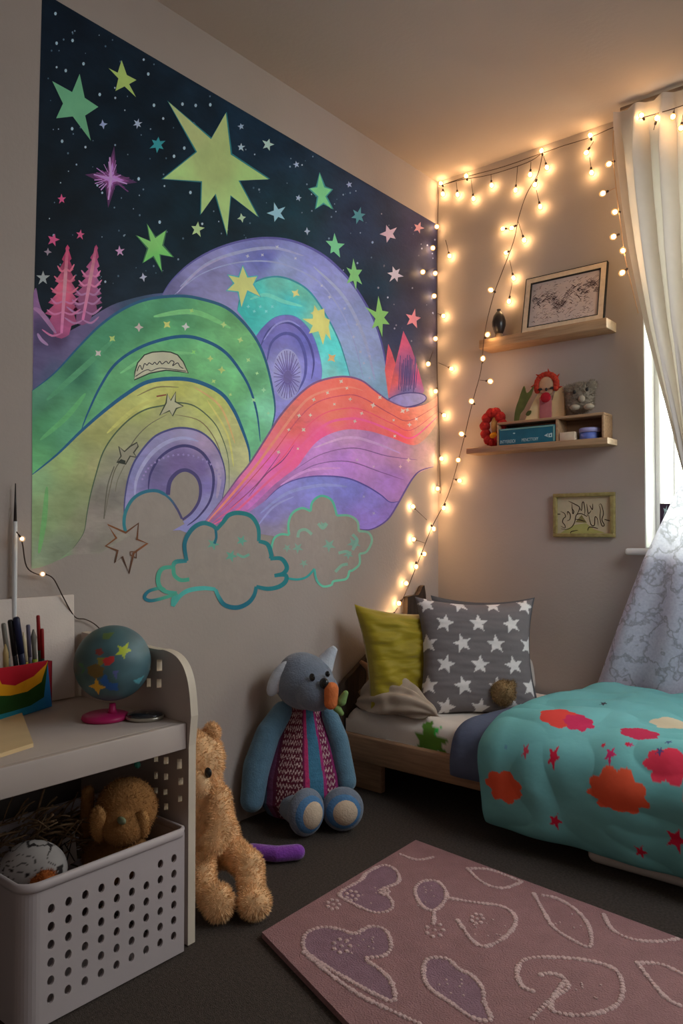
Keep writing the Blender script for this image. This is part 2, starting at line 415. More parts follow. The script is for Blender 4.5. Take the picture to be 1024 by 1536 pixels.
m_glow_paint = vmat('mural_paint_added_glow', .65, bump=.12, bscale=60, var=.12, vscale=26, stretch=(1, 1, 2.2), added_glow=.2)  # stronger added emission, so the wave looks brighter than its lighting
m_star = vmat('mural_star_paint', .65, bump=.1, bscale=60, var=.05, vscale=30, added_glow=.03)
mural = thing('wall_mural', 'large painted mural of starry night sky, rainbow hills and clouds on left wall', 'mural', (0, -.93, 1.5))
zA = lambda p: [(x * .34180, y * .34180) for x, y in p]
zB = lambda p: [(330 + x * .34180, 100 + y * .34180) for x, y in p]
zC = lambda p: [(30 + x * .34180, 300 + y * .34180) for x, y in p]
zD = lambda p: [(330 + x * .34180, 350 + y * .34180) for x, y in p]
zE = lambda p: [(x * .34180, 580 + y * .34180) for x, y in p]
zF = lambda p: [(200 + x * .46875, 600 + y * .46875) for x, y in p]
MR = random.Random(11)

# night sky with specks
P = Paint(wallmap)
P.region([(63, -12), (657, 338), (657, 612), (560, 615), (250, 480), (49, 560), (52, 400), (58, 180)],
         G((63, 0, (3, 13, 24)), (60, 300, (3, 12, 20)), (55, 520, (4, 14, 24)), (200, 200, (2, 16, 27)), (300, 330, (3, 26, 36)), (400, 200, (6, 30, 46)), (440, 330, (5, 40, 50)), (550, 340, (26, 42, 62)), (560, 430, (14, 44, 60)), (640, 350, (58, 50, 66)), (640, 430, (50, 46, 60)), (600, 500, (46, 52, 70)), (650, 500, (72, 58, 64)), (655, 555, (120, 96, 80)), (600, 590, (90, 80, 90)), (655, 610, 'W')), 1, 9, .25)
for i in range(520):
    x = MR.uniform(66, 652); y = MR.uniform(0, 560)
    if y < 8 + .585 * (x - 85) or (x < 400 and y > 480): continue
    if x < 450 and MR.random() < .35: continue
    k = MR.uniform(.15, 1) ** 1.5; r = MR.uniform(.7, 1.7) * (1.15 if k > .7 else .9)
    P.dot(x, y, r, alb(x, y, (40 + 120 * k, 62 + 105 * k, 75 + 100 * k) if x < 560 else (80 + 125 * k, 75 + 115 * k, 80 + 110 * k)), 2)
for x, y in zA([(243, 60), (318, 178), (248, 190), (288, 310), (366, 280), (437, 415), (675, 462), (650, 325), (800, 457), (858, 463), (922, 460), (272, 620), (316, 565), (608, 785), (835, 845), (700, 975), (808, 650), (763, 686)]):
    P.dot(x, y, 2.1, alb(x, y, (140, 158, 168)), 2, 6, 1.35)
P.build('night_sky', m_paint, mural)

# pink pines and purple rise at the far left
P = Paint(wallmap)
P.region(cr([(50, 440), (54, 432), (58, 452), (64, 468), (74, 478), (90, 500), (120, 488), (146, 470), (177, 454), (230, 441), (270, 441), (300, 452), (200, 470), (130, 520), (80, 566), (49, 592)], 4) + [(49, 592)],
         G((55, 445, (115, 72, 110)), (60, 500, (62, 48, 78)), (55, 540, (78, 66, 98)), (90, 505, (70, 50, 80)), (110, 520, (96, 82, 118)), (80, 560, (70, 72, 100)), (200, 450, (52, 66, 88)), (260, 440, (60, 70, 105)), (146, 480, (85, 72, 105))), 3, 7)
P.stroke(cr([(50, 462), (62, 470), (84, 500)]), 7, K((140, 90, 125)), 4, taper=True)
P.stroke(cr([(56, 500), (62, 510), (72, 518)]), 5, K((140, 100, 135)), 4, taper=True)
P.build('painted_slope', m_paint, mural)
def pine(base, apex, hw, c1, c2, c3, seed):
    P = Paint(wallmap); r = random.Random(seed); b, a = np.array(base, float), np.array(apex, float); n = 8; L, Rr = [], []
    for i in range(n + 1):
        t = i / n; c = a + (b - a) * t; w = hw * (.12 + .95 * min(1, t * 1.25)) if t < .82 else hw * (1.0 - (t - .82) * 3.2)
        L += [c + (-w, 3), c + (-w * .62, 6)]; Rr += [c + (w, 2), c + (w * .62, 5)]
    P.region([tuple(a + (0, -3))] + [tuple(q) for q in Rr] + [tuple(b + (0, 8))] + [tuple(q) for q in L[::-1]], G((*a, c1), (*((a + b) / 2), c2), (*(b), c3), (b[0] - hw, (a + b)[1] / 2, c3), (b[0] + hw, (a + b)[1] / 2, c3)), 4, 5, .3)
    for i in range(2, n + 1):
        t = i / n; c = a + (b - a) * t; w = hw * (.2 + .85 * min(1, t * 1.2))
        for s in (-1, 1):
            if r.random() < .85: P.stroke(cr([c, c + (s * w * .5, 3 + 2 * r.random()), c + (s * w * r.uniform(.85, 1.1), -3 - 4 * r.random())], 4), 3.2, K(tuple(min(255, v + 30) for v in (c2 if t < .6 else c3))), 5, taper=True)
    P.stroke([a, a * .6 + b * .4, b], lambda t: 5.5 - 3 * abs(t - .5), G((*a, c1), (*((a + b) / 2), (240, 140, 150)), (*b, (190, 90, 135))), 6)
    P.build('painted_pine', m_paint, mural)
pine((92, 500), (101, 370), 27, (165, 40, 76), (226, 74, 98), (140, 56, 92), 1)
pine((124, 480), (144, 370), 24, (150, 46, 82), (165, 70, 104), (120, 62, 98), 2)

# hills and rainbow bands
def band(name, poly, col, layer, step=8, strokes=(), dots=(), jag=.12, m_=None):
    P = Paint(wallmap, layer); P.region(poly, col, layer, step, jag)
    for pts, w, c in strokes: P.stroke(cr(pts, 6), w, K(c) if isinstance(c, tuple) else c, layer + .4, taper=True)
    for x, y, r, c in dots: P.region(star_pts(x, y, r, 4, MR.uniform(0, 1), .45), K(c), layer + .6, 0)
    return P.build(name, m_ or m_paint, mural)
H1o = [(243, 442), (258, 420), (285, 395), (320, 375), (360, 362), (400, 357), (440, 362), (480, 380), (510, 405), (535, 435), (558, 475), (572, 515), (580, 560), (583, 605)]
sp = [(x, y, MR.uniform(2, 3.4), (205, 195, 225)) for x, y in zD([(120, 100), (185, 95), (445, 230), (480, 280), (545, 330), (585, 455), (615, 520), (630, 570), (655, 635), (600, 400), (655, 540), (330, 110), (250, 60)])]
band('purple_arch', cr(H1o, 6) + [(583, 640), (400, 640), (300, 470)],
     G((250, 435, (92, 84, 122)), (300, 400, (118, 110, 155)), (330, 440, (128, 118, 158)), (400, 365, (112, 108, 158)), (400, 385, (92, 92, 160)), (420, 400, (135, 140, 178)), (480, 390, (124, 122, 172)), (520, 430, (138, 136, 178)), (545, 470, (132, 136, 168)), (560, 520, (138, 142, 170)), (575, 590, (125, 148, 160)), (540, 560, (130, 150, 165))), 6, 8,
     [(H1o, 3.5, (78, 72, 128)), ([(258, 445), (300, 412), (350, 395), (400, 392), (440, 402), (480, 425), (510, 465), (530, 510), (545, 570)], 2.4, (150, 150, 190)), ([(270, 430), (310, 396), (360, 378), (410, 372), (455, 384)], 5, (160, 156, 200)), ([(265, 440), (300, 404), (340, 384)], 3, (165, 150, 190)), ([(470, 400), (515, 445), (545, 505), (562, 570)], 5, (160, 160, 190))], sp)
Tout = zD([(75, 340), (85, 290), (110, 245), (170, 205), (250, 190), (330, 213), (400, 265), (470, 370), (520, 470), (550, 560), (572, 640)])
Tin = zD([(440, 660), (445, 600), (430, 520), (400, 440), (350, 380), (300, 360), (240, 370), (190, 410), (158, 450)])
band('turquoise_arch', cr(Tout, 5) + cr(Tin, 5),
     G((365, 470, (48, 160, 150)), (380, 440, (60, 165, 150)), (415, 420, (88, 160, 140)), (450, 440, (92, 165, 138)), (440, 455, (60, 172, 165)), (480, 480, (110, 170, 140)), (500, 520, (80, 190, 180)), (500, 560, (120, 190, 175)), (515, 550, (95, 185, 180))), 7, 7,
     [(Tout, 2.6, (48, 120, 130)), (Tin, 2, (70, 110, 150)), (zD([(130, 290), (200, 270), (280, 300), (360, 320)]), 6, (100, 185, 160))],
     [(x, y, r, (190, 175, 100)) for x, y, r in [(443, 440, 7), (470, 470, 5)]] + [(497, 537, 8, (225, 165, 100))] + [(372 + i * 9, 460 + (i * 7) % 14, 3, (120, 200, 185)) for i in range(5)])
P2o = Tin[::-1]
band('violet_arch', cr(P2o, 5) + [(470, 590), (420, 650), (400, 650), (380, 560)],
     G((390, 500, (96, 88, 150)), (433, 478, (108, 96, 155)), (465, 510, (92, 88, 150)), (475, 560, (112, 104, 165)), (430, 560, (150, 140, 190)), (410, 600, (130, 120, 178)), (420, 640, (120, 110, 175))), 8, 6,
     [(zD([(175, 500), (210, 430), (270, 392), (330, 405), (385, 470), (410, 560), (400, 640)]), 4, (66, 62, 120)), (zD([(205, 560), (225, 480), (280, 440), (340, 460), (372, 540), (370, 630), (330, 710)]), 5, (74, 70, 130)), (zD([(190, 470), (240, 405), (300, 385), (350, 410)]), 3, (140, 130, 185))])
P = Paint(wallmap)
P.region(star_pts(430, 562, 22, 20, 0, .999, .98, 1.75), G((430, 562, (105, 90, 145)), (430, 530, (165, 155, 200)), (430, 600, (160, 150, 200)), (412, 560, (150, 140, 190)), (449, 560, (155, 145, 195))), 9, 5)
for i in range(30):
    a = 2 * PI * i / 30 + MR.uniform(-.05, .05)
    P.stroke([(431 + 7 * math.sin(a), 565 - 10 * math.cos(a)), (430 + 20 * math.sin(a), 562 - 36 * math.cos(a))], 1.1, K((84, 66, 125)), 9.5)
P.region(star_pts(431, 566, 7, 10, 0, .9, 1, 1.6), K((98, 82, 132)), 9.6, 0)
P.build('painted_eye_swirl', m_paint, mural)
# pair of red peaks
P = Paint(wallmap)
P.region(zD([(737, 485), (752, 520), (768, 570), (760, 690), (738, 722), (722, 600)]), G((582, 520, (205, 80, 85)), (582, 590, (220, 95, 85))), 7, 6)
P.region(zD([(803, 428), (838, 500), (870, 600), (895, 690), (880, 720), (820, 742), (738, 722), (762, 600)]), G((604, 500, (190, 75, 95)), (590, 570, (225, 95, 90)), (612, 560, (95, 78, 118)), (625, 560, (190, 70, 100)), (610, 590, (110, 100, 135))), 8, 5, .3)
P.region([(610 + 29 * math.cos(a), 600 + 10.5 * math.sin(a) - 3 * math.cos(a)) for a in np.linspace(0, 2 * PI, 28)[:-1]], G((595, 604, (150, 130, 165)), (625, 598, (160, 140, 165))), 9, 5)
P.stroke([(610 + 29 * math.cos(a), 600 + 10.5 * math.sin(a) - 3 * math.cos(a)) for a in np.linspace(0, 2 * PI, 28)[:-1]], 1.8, K((84, 70, 110)), 9.5, closed=True)
for i in range(16):
    x = 598 + i * 1.6 + MR.uniform(-1, 1); P.stroke([(x + 3, 530 + MR.uniform(0, 20)), (x, 585 + MR.uniform(-8, 4))], 1.1, K((78, 62, 100)), 9.3)
P.build('painted_peaks', m_paint, mural)
# green hill
Go = [(48, 586), (81, 560), (119, 519), (150, 488), (184, 464), (221, 449), (269, 444), (303, 449), (338, 461), (364, 483), (385, 511), (398, 541), (408, 582), (412, 617), (405, 650), (376, 700)]
L1 = [(122, 644), (132, 618), (150, 580), (173, 546), (208, 522), (249, 508), (283, 505), (314, 514), (338, 529), (357, 552), (374, 582), (385, 620), (390, 662)]
L2 = [(48, 712), (85, 682), (120, 648), (154, 618), (188, 592), (221, 573), (262, 568), (297, 573), (331, 590), (350, 615), (364, 647), (373, 675), (374, 695)]
dts = [(x, y, r, c) for x, y, r, c in [(208, 491, 7, (205, 170, 160)), (278, 490, 6.5, (210, 195, 190)), (147, 530, 6, (200, 175, 165)), (250, 487, 7, (175, 175, 90)), (168, 508, 6, (150, 165, 85)), (335, 487, 5, (170, 190, 110)), (287, 466, 4, (140, 170, 90)), (315, 538, 5, (165, 180, 100)), (332, 555, 6, (175, 190, 100)), (360, 510, 5, (170, 190, 110)), (320, 572, 4, (160, 185, 100)), (372, 540, 4, (160, 190, 120)), (380, 600, 4, (150, 190, 130)), (395, 585, 4, (150, 195, 140)), (345, 592, 3, (170, 190, 110)), (270, 540, 4, (130, 170, 90)), (385, 560, 3, (160, 195, 130)), (402, 620, 3, (150, 195, 140)), (290, 528, 4, (120, 175, 90))]]
band('green_hill', cr(Go, 5) + cr(L2, 5)[::-1],
     G((50, 600, (62, 112, 82)), (70, 640, (66, 130, 82)), (55, 690, (84, 150, 90)), (120, 560, (52, 108, 78)), (160, 500, (58, 118, 80)), (200, 480, (64, 125, 84)), (260, 465, (62, 122, 84)), (260, 495, (78, 146, 92)), (320, 470, (88, 150, 92)), (350, 500, (98, 158, 96)), (385, 560, (92, 152, 100)), (400, 620, (110, 172, 130)), (230, 545, (88, 150, 92)), (180, 570, (86, 148, 92)), (300, 545, (96, 160, 98)), (350, 580, (98, 162, 100)), (375, 640, (98, 165, 112)), (140, 620, (84, 150, 96)), (100, 650, (76, 140, 96))), 10, 8,
     [(Go[:-1], 4.5, (34, 76, 104)), (L1, 5, (26, 72, 108)), ([(70, 600), (120, 556), (170, 510)], 9, (70, 132, 88)), ([(60, 660), (100, 625), (128, 590)], 8, (82, 150, 88)), ([(230, 475), (290, 468), (345, 492)], 8, (104, 165, 100)), ([(180, 560), (230, 532), (290, 530)], 6, (104, 165, 104))], dts, .2)
P = Paint(wallmap)
sg = zC([(500, 790), (503, 755), (515, 715), (545, 680), (580, 668), (625, 665), (660, 668), (690, 680), (715, 710), (737, 760)]) + zC([(690, 752), (640, 747), (570, 760)])
P.region(sg, K((168, 158, 130)), 12, 8); P.stroke(sg, 1.8, K((40, 48, 40)), 12.5, closed=True)
w_ = zC([(512, 752), (525, 725), (535, 745), (545, 718), (556, 725), (565, 715), (580, 722), (590, 712), (600, 722), (612, 708), (622, 720), (640, 708), (650, 718), (662, 705), (675, 712), (668, 728), (690, 715), (700, 730), (715, 740)])
P.stroke(cr(w_, 4), 1.3, K((38, 36, 36)), 13); P.stroke(cr(zC([(505, 775), (540, 752), (560, 745), (575, 750), (610, 738), (660, 742), (728, 752)]), 4), 1.2, K((50, 46, 44)), 13)
P.build('painted_name_plaque', m_star, mural)
# yellow slope that fades into bare wall
Yi = [(303, 790), (200, 800), (150, 830), (109, 832)]
lobe = [(100, 834), (85, 841), (60, 851), (47, 853)]
L3 = [(109, 823), (125, 799), (130, 771), (135, 744), (144, 710), (154, 679), (171, 652), (195, 628), (219, 614), (246, 608), (263, 604), (291, 609), (318, 631), (332, 655), (342, 689), (343, 735)]
P = Paint(wallmap, 11)
P.region(cr(L2, 5) + [(350, 730), (320, 775)] + Yi + cr(lobe, 5),
         G((55, 720, (112, 152, 84)), (60, 780, (112, 145, 82)), (55, 840, (100, 132, 88)), (100, 690, (128, 148, 76)), (95, 760, (122, 142, 82)), (90, 830, (112, 138, 96)), (125, 700, (130, 138, 80)), (150, 640, (148, 150, 76)), (200, 600, (155, 158, 78)), (260, 582, (168, 162, 76)), (255, 620, (150, 146, 92)), (320, 600, (168, 166, 82)), (350, 650, (172, 164, 98)), (362, 685, (180, 170, 112)), (330, 690, (165, 160, 120)), (340, 740, (150, 140, 125)), (160, 700, (134, 128, 98)), (180, 660, (146, 142, 94)), (140, 765, 'W'), (170, 780, 'W'), (130, 800, 'W'), (120, 825, 'W'), (150, 735, (124, 114, 100)), (165, 720, (128, 120, 104)), (190, 690, (134, 124, 106)), (230, 790, 'W'), (300, 785, 'W'), (190, 740, (114, 104, 94)), (170, 745, (112, 103, 94))), 11, 8, .1)
lf_ = [(48, 712), (85, 682), (120, 648), (154, 618), (188, 592), (221, 573), (262, 568)]
P.region(cr(lf_, 5) + [(255, 606)] + cr(L3[:10], 5)[::-1] + cr([(109, 823), (85, 841), (60, 851), (47, 853)], 4),
         G((55, 720, (120, 152, 100)), (60, 780, (116, 136, 88)), (55, 840, (112, 126, 98)), (100, 690, (130, 148, 86)), (95, 760, (124, 136, 88)), (90, 825, (118, 126, 98)), (125, 700, (134, 138, 84)), (122, 780, (128, 128, 92)), (150, 640, (156, 152, 84)), (140, 700, (142, 136, 88)), (200, 600, (165, 162, 84)), (250, 585, (172, 165, 82)), (190, 625, (168, 160, 82))), 11.2, 8, .14)
for pts, w, c in [(L2, 6, (28, 78, 112)), (L3, 2.2, (66, 82, 58)), ([(157, 774), (163, 740), (172, 705), (186, 684), (205, 655), (225, 636), (250, 622)], 1.6, (92, 84, 66)), ([(205, 594), (235, 581), (268, 581)], 2, (120, 105, 60)), ([(262, 622), (300, 632), (325, 665), (337, 710)], 1.5, (110, 92, 60)), ([(290, 580), (330, 610), (352, 665)], 3, (190, 150, 90)), ([(310, 600), (340, 650), (350, 700)], 3, (185, 172, 90)), ([(160, 650), (200, 615), (240, 596)], 6, (172, 165, 84)), ([(70, 730), (66, 780), (58, 830)], 8, (96, 150, 84))]: P.stroke(cr(pts, 6), w, K(c), 11.5, taper=True)
P.build('yellow_slope', m_paint, mural)
P = Paint(wallmap)
q = zC([(612, 945), (640, 890), (645, 850), (660, 880), (682, 842), (680, 885), (715, 905), (685, 915), (668, 948), (655, 925)])
P.region(q, K((158, 150, 118)), 12, 6); P.stroke(q, 2.2, K((52, 58, 40)), 12.4, closed=True); P.stroke(zC([(598, 862), (640, 855)]), 2, K((125, 52, 40)), 12.4)
P.build('sketched_star', m_star, mural)
P = Paint(wallmap)
q = zE([(520, 262), (545, 285), (570, 262), (600, 245), (605, 262), (585, 290), (598, 310), (570, 305), (550, 340), (512, 332), (530, 305)])
P.region(q, K((132, 122, 100)), 12, 6); P.stroke(q, 2.2, K((60, 58, 46)), 12.4, closed=True); P.region(zE([(512, 332), (530, 318), (550, 325), (548, 340)]), K((45, 46, 38)), 12.6, 0)
P.stroke(cr(zE([(500, 350), (470, 440), (455, 580)])), 1.6, K((86, 80, 66)), 12.4); P.stroke(cr(zE([(545, 345), (515, 410), (505, 460)])), 1.2, K((104, 96, 78)), 12.4)
P.build('sketched_star', m_star, mural)
# violet rainbow
Vo = zE([(545, 640), (543, 560), (548, 480), (565, 390), (600, 310), (670, 225), (740, 190), (800, 181), (870, 195), (930, 240), (970, 310), (988, 400), (970, 510)])
band('violet_rainbow', cr(Vo, 6) + zE([(935, 570), (890, 625), (840, 650), (790, 630)]),
     G((190, 760, (128, 118, 158)), (200, 700, (122, 116, 162)), (235, 665, (128, 118, 158)), (275, 648, (132, 118, 150)), (310, 665, (150, 122, 150)), (325, 700, (140, 120, 150)), (320, 750, (128, 118, 160)), (290, 790, (124, 118, 168)), (230, 705, (98, 84, 128)), (270, 685, (108, 86, 134)), (305, 700, (106, 84, 136)), (312, 730, (112, 96, 152)), (235, 740, (104, 88, 136)), (270, 700, (112, 88, 138))), 13, 6,
     [(Vo, 3, (64, 62, 108)), (zE([(650, 460), (652, 420), (662, 375), (700, 312), (760, 270), (820, 260), (880, 285), (920, 340), (936, 410), (920, 500), (870, 570), (820, 610)]), 4.5, (58, 50, 96)), (zE([(590, 480), (600, 400), (650, 310), (720, 250), (800, 225), (870, 240)]), 6, (150, 142, 178)), (zE([(950, 330), (962, 400), (950, 490)]), 6, (152, 130, 160))],
     [(210 + 60 * math.cos(PI + a) + 62, 730 + 46 * math.sin(PI + a) - 2, 2.4, (134, 112, 158)) for a in np.linspace(.2, 2.9, 22)])
P = Paint(wallmap)
hole = cr(zE([(735, 470), (745, 415), (780, 377), (820, 368), (858, 393), (877, 440), (872, 500), (840, 550), (800, 590), (760, 540)]), 5, True)
P.region(hole, K('W'), 14, 0); P.stroke(cr(zE([(735, 475), (745, 415), (780, 375), (820, 367), (860, 393), (878, 440), (872, 500), (840, 552), (798, 585)]), 6), lambda t: 6.5 - 3 * t, K((64, 54, 98)), 14.4)
ca = cr(zE([(550, 638), (543, 600), (550, 550), (580, 495), (630, 463), (690, 458), (740, 488), (775, 535), (797, 580)]), 6)
P.region(ca + [(276, 786), (240, 806), (200, 806)], K('W'), 14.6, 0); P.stroke(ca, lambda t: 5 if t < .7 else 3.5, G((186, 780, (36, 104, 112)), (235, 738, (34, 92, 112)), (272, 775, (66, 60, 96))), 15)
P.build('arched_cloud', m_star, mural)
# flame coloured wave and its lilac and blue bands
Wt = [(303, 787), (322, 763), (341, 738), (357, 716), (374, 695), (398, 658), (419, 625), (443, 597), (467, 577), (491, 568), (518, 565), (542, 571), (562, 586), (583, 601), (610, 611), (638, 606), (656, 594)]
Wb = [(656, 632), (640, 655), (620, 668), (590, 658), (569, 651), (549, 646), (521, 644), (494, 651), (473, 664), (456, 685), (444, 701), (411, 727), (378, 759), (359, 772), (335, 784), (318, 790)]
od = [(x, y, r, (255, 205, 175)) for x, y, r in [(x, y, MR.uniform(2.5, 4.5)) for x, y in zD([(410, 730), (470, 700), (555, 680), (500, 750), (570, 728), (395, 798), (345, 800), (300, 862), (365, 862), (255, 960), (340, 945), (620, 790), (670, 755), (760, 820), (830, 840), (800, 780), (860, 815), (820, 775), (590, 825), (765, 890), (700, 720), (530, 650)])]]
Wg = G((310, 785, (128, 84, 128)), (345, 745, (150, 74, 126)), (375, 705, (190, 84, 120)), (400, 690, (190, 70, 130)), (400, 665, (225, 96, 96)), (430, 620, (240, 110, 92)), (440, 680, (236, 74, 116)), (440, 640, (255, 96, 88)), (470, 600, (255, 104, 84)), (515, 580, (255, 104, 82)), (500, 620, (255, 112, 90)), (480, 655, (240, 78, 120)), (540, 635, (250, 92, 104)), (560, 610, (255, 110, 84)), (600, 630, (250, 112, 84)), (600, 655, (250, 88, 84)), (635, 625, (235, 130, 92)), (652, 610, (222, 150, 112)), (640, 650, (225, 150, 112)), (656, 630, 'W'), (380, 745, (160, 80, 140)))
wl = lambda k: [tuple(np.array(a) * (1 - k) + np.array(b) * k) for a, b in zip([Wt[int(i)] for i in np.linspace(0, 16, 12)], [Wb[::-1][int(i)] for i in np.linspace(0, 15, 12)])]
band('orange_wave', cr(Wt, 5) + cr(Wb, 5), Wg, 15, 7, [(Wt[:-1], 3, (110, 70, 100)), (wl(.35), 1.6, (170, 62, 72)), (wl(.6), 1.6, (200, 66, 82)), (wl(.2)[:9], 4, (255, 128, 100)), (wl(.8), 4, (236, 84, 120)), ([(372, 745), (398, 712), (424, 690), (440, 668)], 1.6, (110, 50, 80)), ([(345, 762), (385, 726), (420, 680)], 1.4, (120, 56, 90))], od, .1, m_glow_paint)
Lb = [(650, 700), (622, 713), (608, 732), (598, 752), (584, 753), (570, 742), (547, 728), (519, 717), (481, 714), (448, 718), (420, 730), (397, 751), (369, 771), (340, 792)]
lg = G((340, 785, (140, 88, 138)), (400, 745, (165, 95, 150)), (450, 700, (170, 105, 158)), (470, 680, (175, 110, 160)), (520, 655, (190, 130, 160)), (520, 690, (176, 112, 168)), (560, 670, (186, 122, 160)), (600, 680, (198, 132, 150)), (590, 720, (170, 112, 160)), (630, 680, (205, 150, 136)), (645, 690, (195, 150, 128)), (650, 650, 'W'))
band('lilac_band', cr(Wb[:-1], 4)[:] + cr(Lb, 5)[::-1], lg, 16, 7,
     [([(440, 706), (480, 682), (530, 672), (580, 684), (625, 690)], 1.5, (130, 78, 125)), ([(430, 722), (470, 698), (520, 692), (570, 708), (605, 720)], 1.5, (125, 75, 125)), ([(470, 672), (520, 656), (560, 664), (600, 680)], 4, (206, 150, 178)), ([(420, 728), (460, 706), (510, 702)], 4, (196, 130, 178))], [(600, 700, 3, (225, 170, 160)), (535, 690, 3, (210, 160, 180)), (612, 690, 4, (240, 190, 160)), (560, 700, 2.5, (215, 165, 180))])
Bb = [(598, 752), (588, 770), (575, 783), (556, 794), (535, 793)]
band('blue_band', cr(Lb[3:], 5)[::-1] + cr(Bb, 5) + [(500, 800), (440, 810), (385, 800), (345, 795)],
     G((360, 785, (135, 108, 150)), (400, 770, (128, 114, 168)), (430, 740, (134, 122, 185)), (480, 725, (134, 128, 198)), (530, 730, (138, 126, 196)), (480, 760, (130, 116, 178)), (560, 750, (146, 120, 178)), (580, 770, (150, 112, 165)), (545, 785, (146, 110, 165)), (400, 800, (128, 112, 128)), (440, 805, 'W')), 17, 7,
     [(Lb[3:-2], 2.2, (84, 66, 130)), ([(650, 700), (630, 706), (618, 718), (606, 738), (596, 756), (580, 780), (556, 794), (535, 793)], 2.6, (95, 70, 118)), ([(390, 770), (430, 740), (480, 728), (520, 730)], 5, (156, 150, 212)), ([(385, 790), (410, 760), (440, 745)], 3, (160, 150, 205))], [(560, 770, 3, (200, 170, 205)), (545, 745, 2.5, (190, 170, 210))])

# clouds
def cloud(pts, w, c, layer, extra):
    P = Paint(wallmap); out = []
    for seg in pts: out += cr(seg, 6)[:-1]
    P.region(out, K('W'), layer, 0)
    for seg in pts: P.stroke(cr(seg, 6), w, c, layer + .4)
    extra(P, layer + .5); P.build('painted_cloud', m_star, mural)
T1, T2, T3 = (26, 104, 104), (22, 88, 104), (56, 136, 110)
c1 = [zF(s) for s in ([(170, 515), (163, 460), (185, 415), (220, 394), (252, 402), (265, 415)], [(265, 415), (285, 392), (290, 385), (305, 368), (335, 361), (375, 372), (398, 408), (400, 452)], [(400, 452), (428, 462), (440, 495), (437, 508)], [(437, 508), (472, 508), (490, 535), (478, 555), (450, 562)],
     [(450, 562), (485, 560), (486, 580), (465, 597), (430, 604), (392, 597)], [(392, 597), (385, 625), (365, 650), (330, 664), (292, 656), (272, 630), (262, 606)], [(262, 606), (225, 602), (180, 608), (150, 625), (125, 660)], [(125, 660), (128, 635), (138, 618)], [(138, 618), (100, 612), (80, 590), (80, 558), (95, 538), (125, 535)], [(125, 535), (135, 518), (170, 515)])]
def x1(P, L):
    P.stroke(cr(zF([(262, 415), (264, 440), (258, 460)])), 4, K(T2), L)
    P.stroke(cr(zF([(127, 535), (130, 560), (150, 576), (178, 574)])), 6, K(T3), L)
    P.stroke(cr(zF([(138, 618), (100, 632), (55, 642), (35, 632), (48, 612), (84, 602), (100, 608)])), 5, G((216, 895, T2), (250, 885, T3)), L)
    for x, y, r in zF([(254, 460)]) and [(319, 816, 10), (362, 811, 9), (346, 834, 10)]: P.region(star_pts(x, y, r, 5, .4, .4), K((84, 140, 118)), L, 0)
    P.stroke(cr(zF([(330, 492), (350, 502), (370, 494)])), 4, K((96, 145, 122)), L)
cloud(c1, lambda t: 5.2 + 1.6 * math.sin(PI * t), G((280, 820, T2), (355, 770, T1), (240, 860, T3), (350, 912, T2), (425, 850, T1), (300, 885, (60, 150, 140))), 19, x1)
c2 = [zF(s) for s in ([(440, 480), (448, 445), (470, 430), (497, 432)], [(497, 432), (495, 395), (508, 362), (538, 346), (566, 356)], [(566, 356), (572, 326), (600, 307), (634, 322), (650, 370)], [(650, 370), (688, 370), (715, 388), (720, 420)], [(720, 420), (750, 424), (762, 450), (745, 485), (722, 492)], [(722, 492), (722, 525), (700, 545), (690, 546)], [(690, 546), (680, 572), (640, 580), (632, 592), (605, 596), (585, 575), (578, 540)], [(578, 540), (555, 565), (525, 574), (488, 570)])]
def x2(P, L):
    for pts in ([(525, 440), (530, 420), (550, 415), (570, 430)], [(645, 550), (665, 530), (685, 525)], [(700, 430), (715, 450), (700, 480)], [(590, 395), (605, 410), (618, 395)], [(655, 490), (680, 485), (695, 495)]): P.stroke(cr(zF(pts)), 4.5, K((118, 150, 122)), L)
    for x, y, r in [(493, 818, 11), (430, 822, 7), (446, 822, 9), (484, 788, 7), (530, 815, 11), (455, 845, 7), (522, 832, 8)]: P.region(star_pts(x, y, r, 5, .7, .38), K((112, 142, 118)), L, 0)
cloud(c2, lambda t: 3.4, G((410, 810, (84, 160, 125)), (480, 745, (70, 150, 118)), (545, 800, (126, 158, 122)), (500, 875, (96, 165, 128)), (450, 866, (40, 130, 120)), (440, 770, (84, 162, 122))), 18, x2)

# stars
def pstar(poly, c, outline=None, layer=20):
    P = Paint(wallmap)
    if outline: P.stroke(poly, 5, K(outline), layer, closed=True)
    P.region(poly, K(c) if isinstance(c, tuple) else c, layer + .5, 10, .06); P.build('painted_star', m_star, mural)
pstar(zA([(228, 357), (315, 405), (348, 325), (370, 430), (430, 470), (372, 508), (397, 618), (318, 512), (245, 520), (275, 455)]), (82, 135, 92))
pstar(zA([(475, 300), (515, 320), (532, 265), (555, 330), (597, 352), (565, 370), (595, 427), (545, 380), (505, 400), (518, 345)]), (138, 152, 70))
pstar([(252, 153), (316, 209), (338, 170), (345.5, 232), (402, 269), (357, 271), (386, 325), (345, 293), (340, 352), (323, 290.5), (301, 321), (302.5, 272), (244, 268.5), (295, 228)], G((280, 200, (150, 152, 92)), (320, 250, (142, 152, 88)), (340, 330, (150, 172, 98)), (260, 265, (146, 172, 96)), (380, 270, (140, 165, 92))), (30, 100, 100))
pstar(zC([(512, 157), (572, 183), (558, 108), (592, 168), (638, 135), (622, 200), (668, 250), (610, 238), (620, 312), (585, 245), (540, 275), (562, 212)]), G((225, 360, (112, 170, 84)), (235, 395, (90, 165, 76))), (50, 95, 60))
pstar(zB([(435, 470), (455, 530), (487, 540), (460, 570), (490, 625), (452, 597), (420, 622), (430, 570), (392, 535), (425, 530)]), (104, 170, 108), (50, 120, 110))
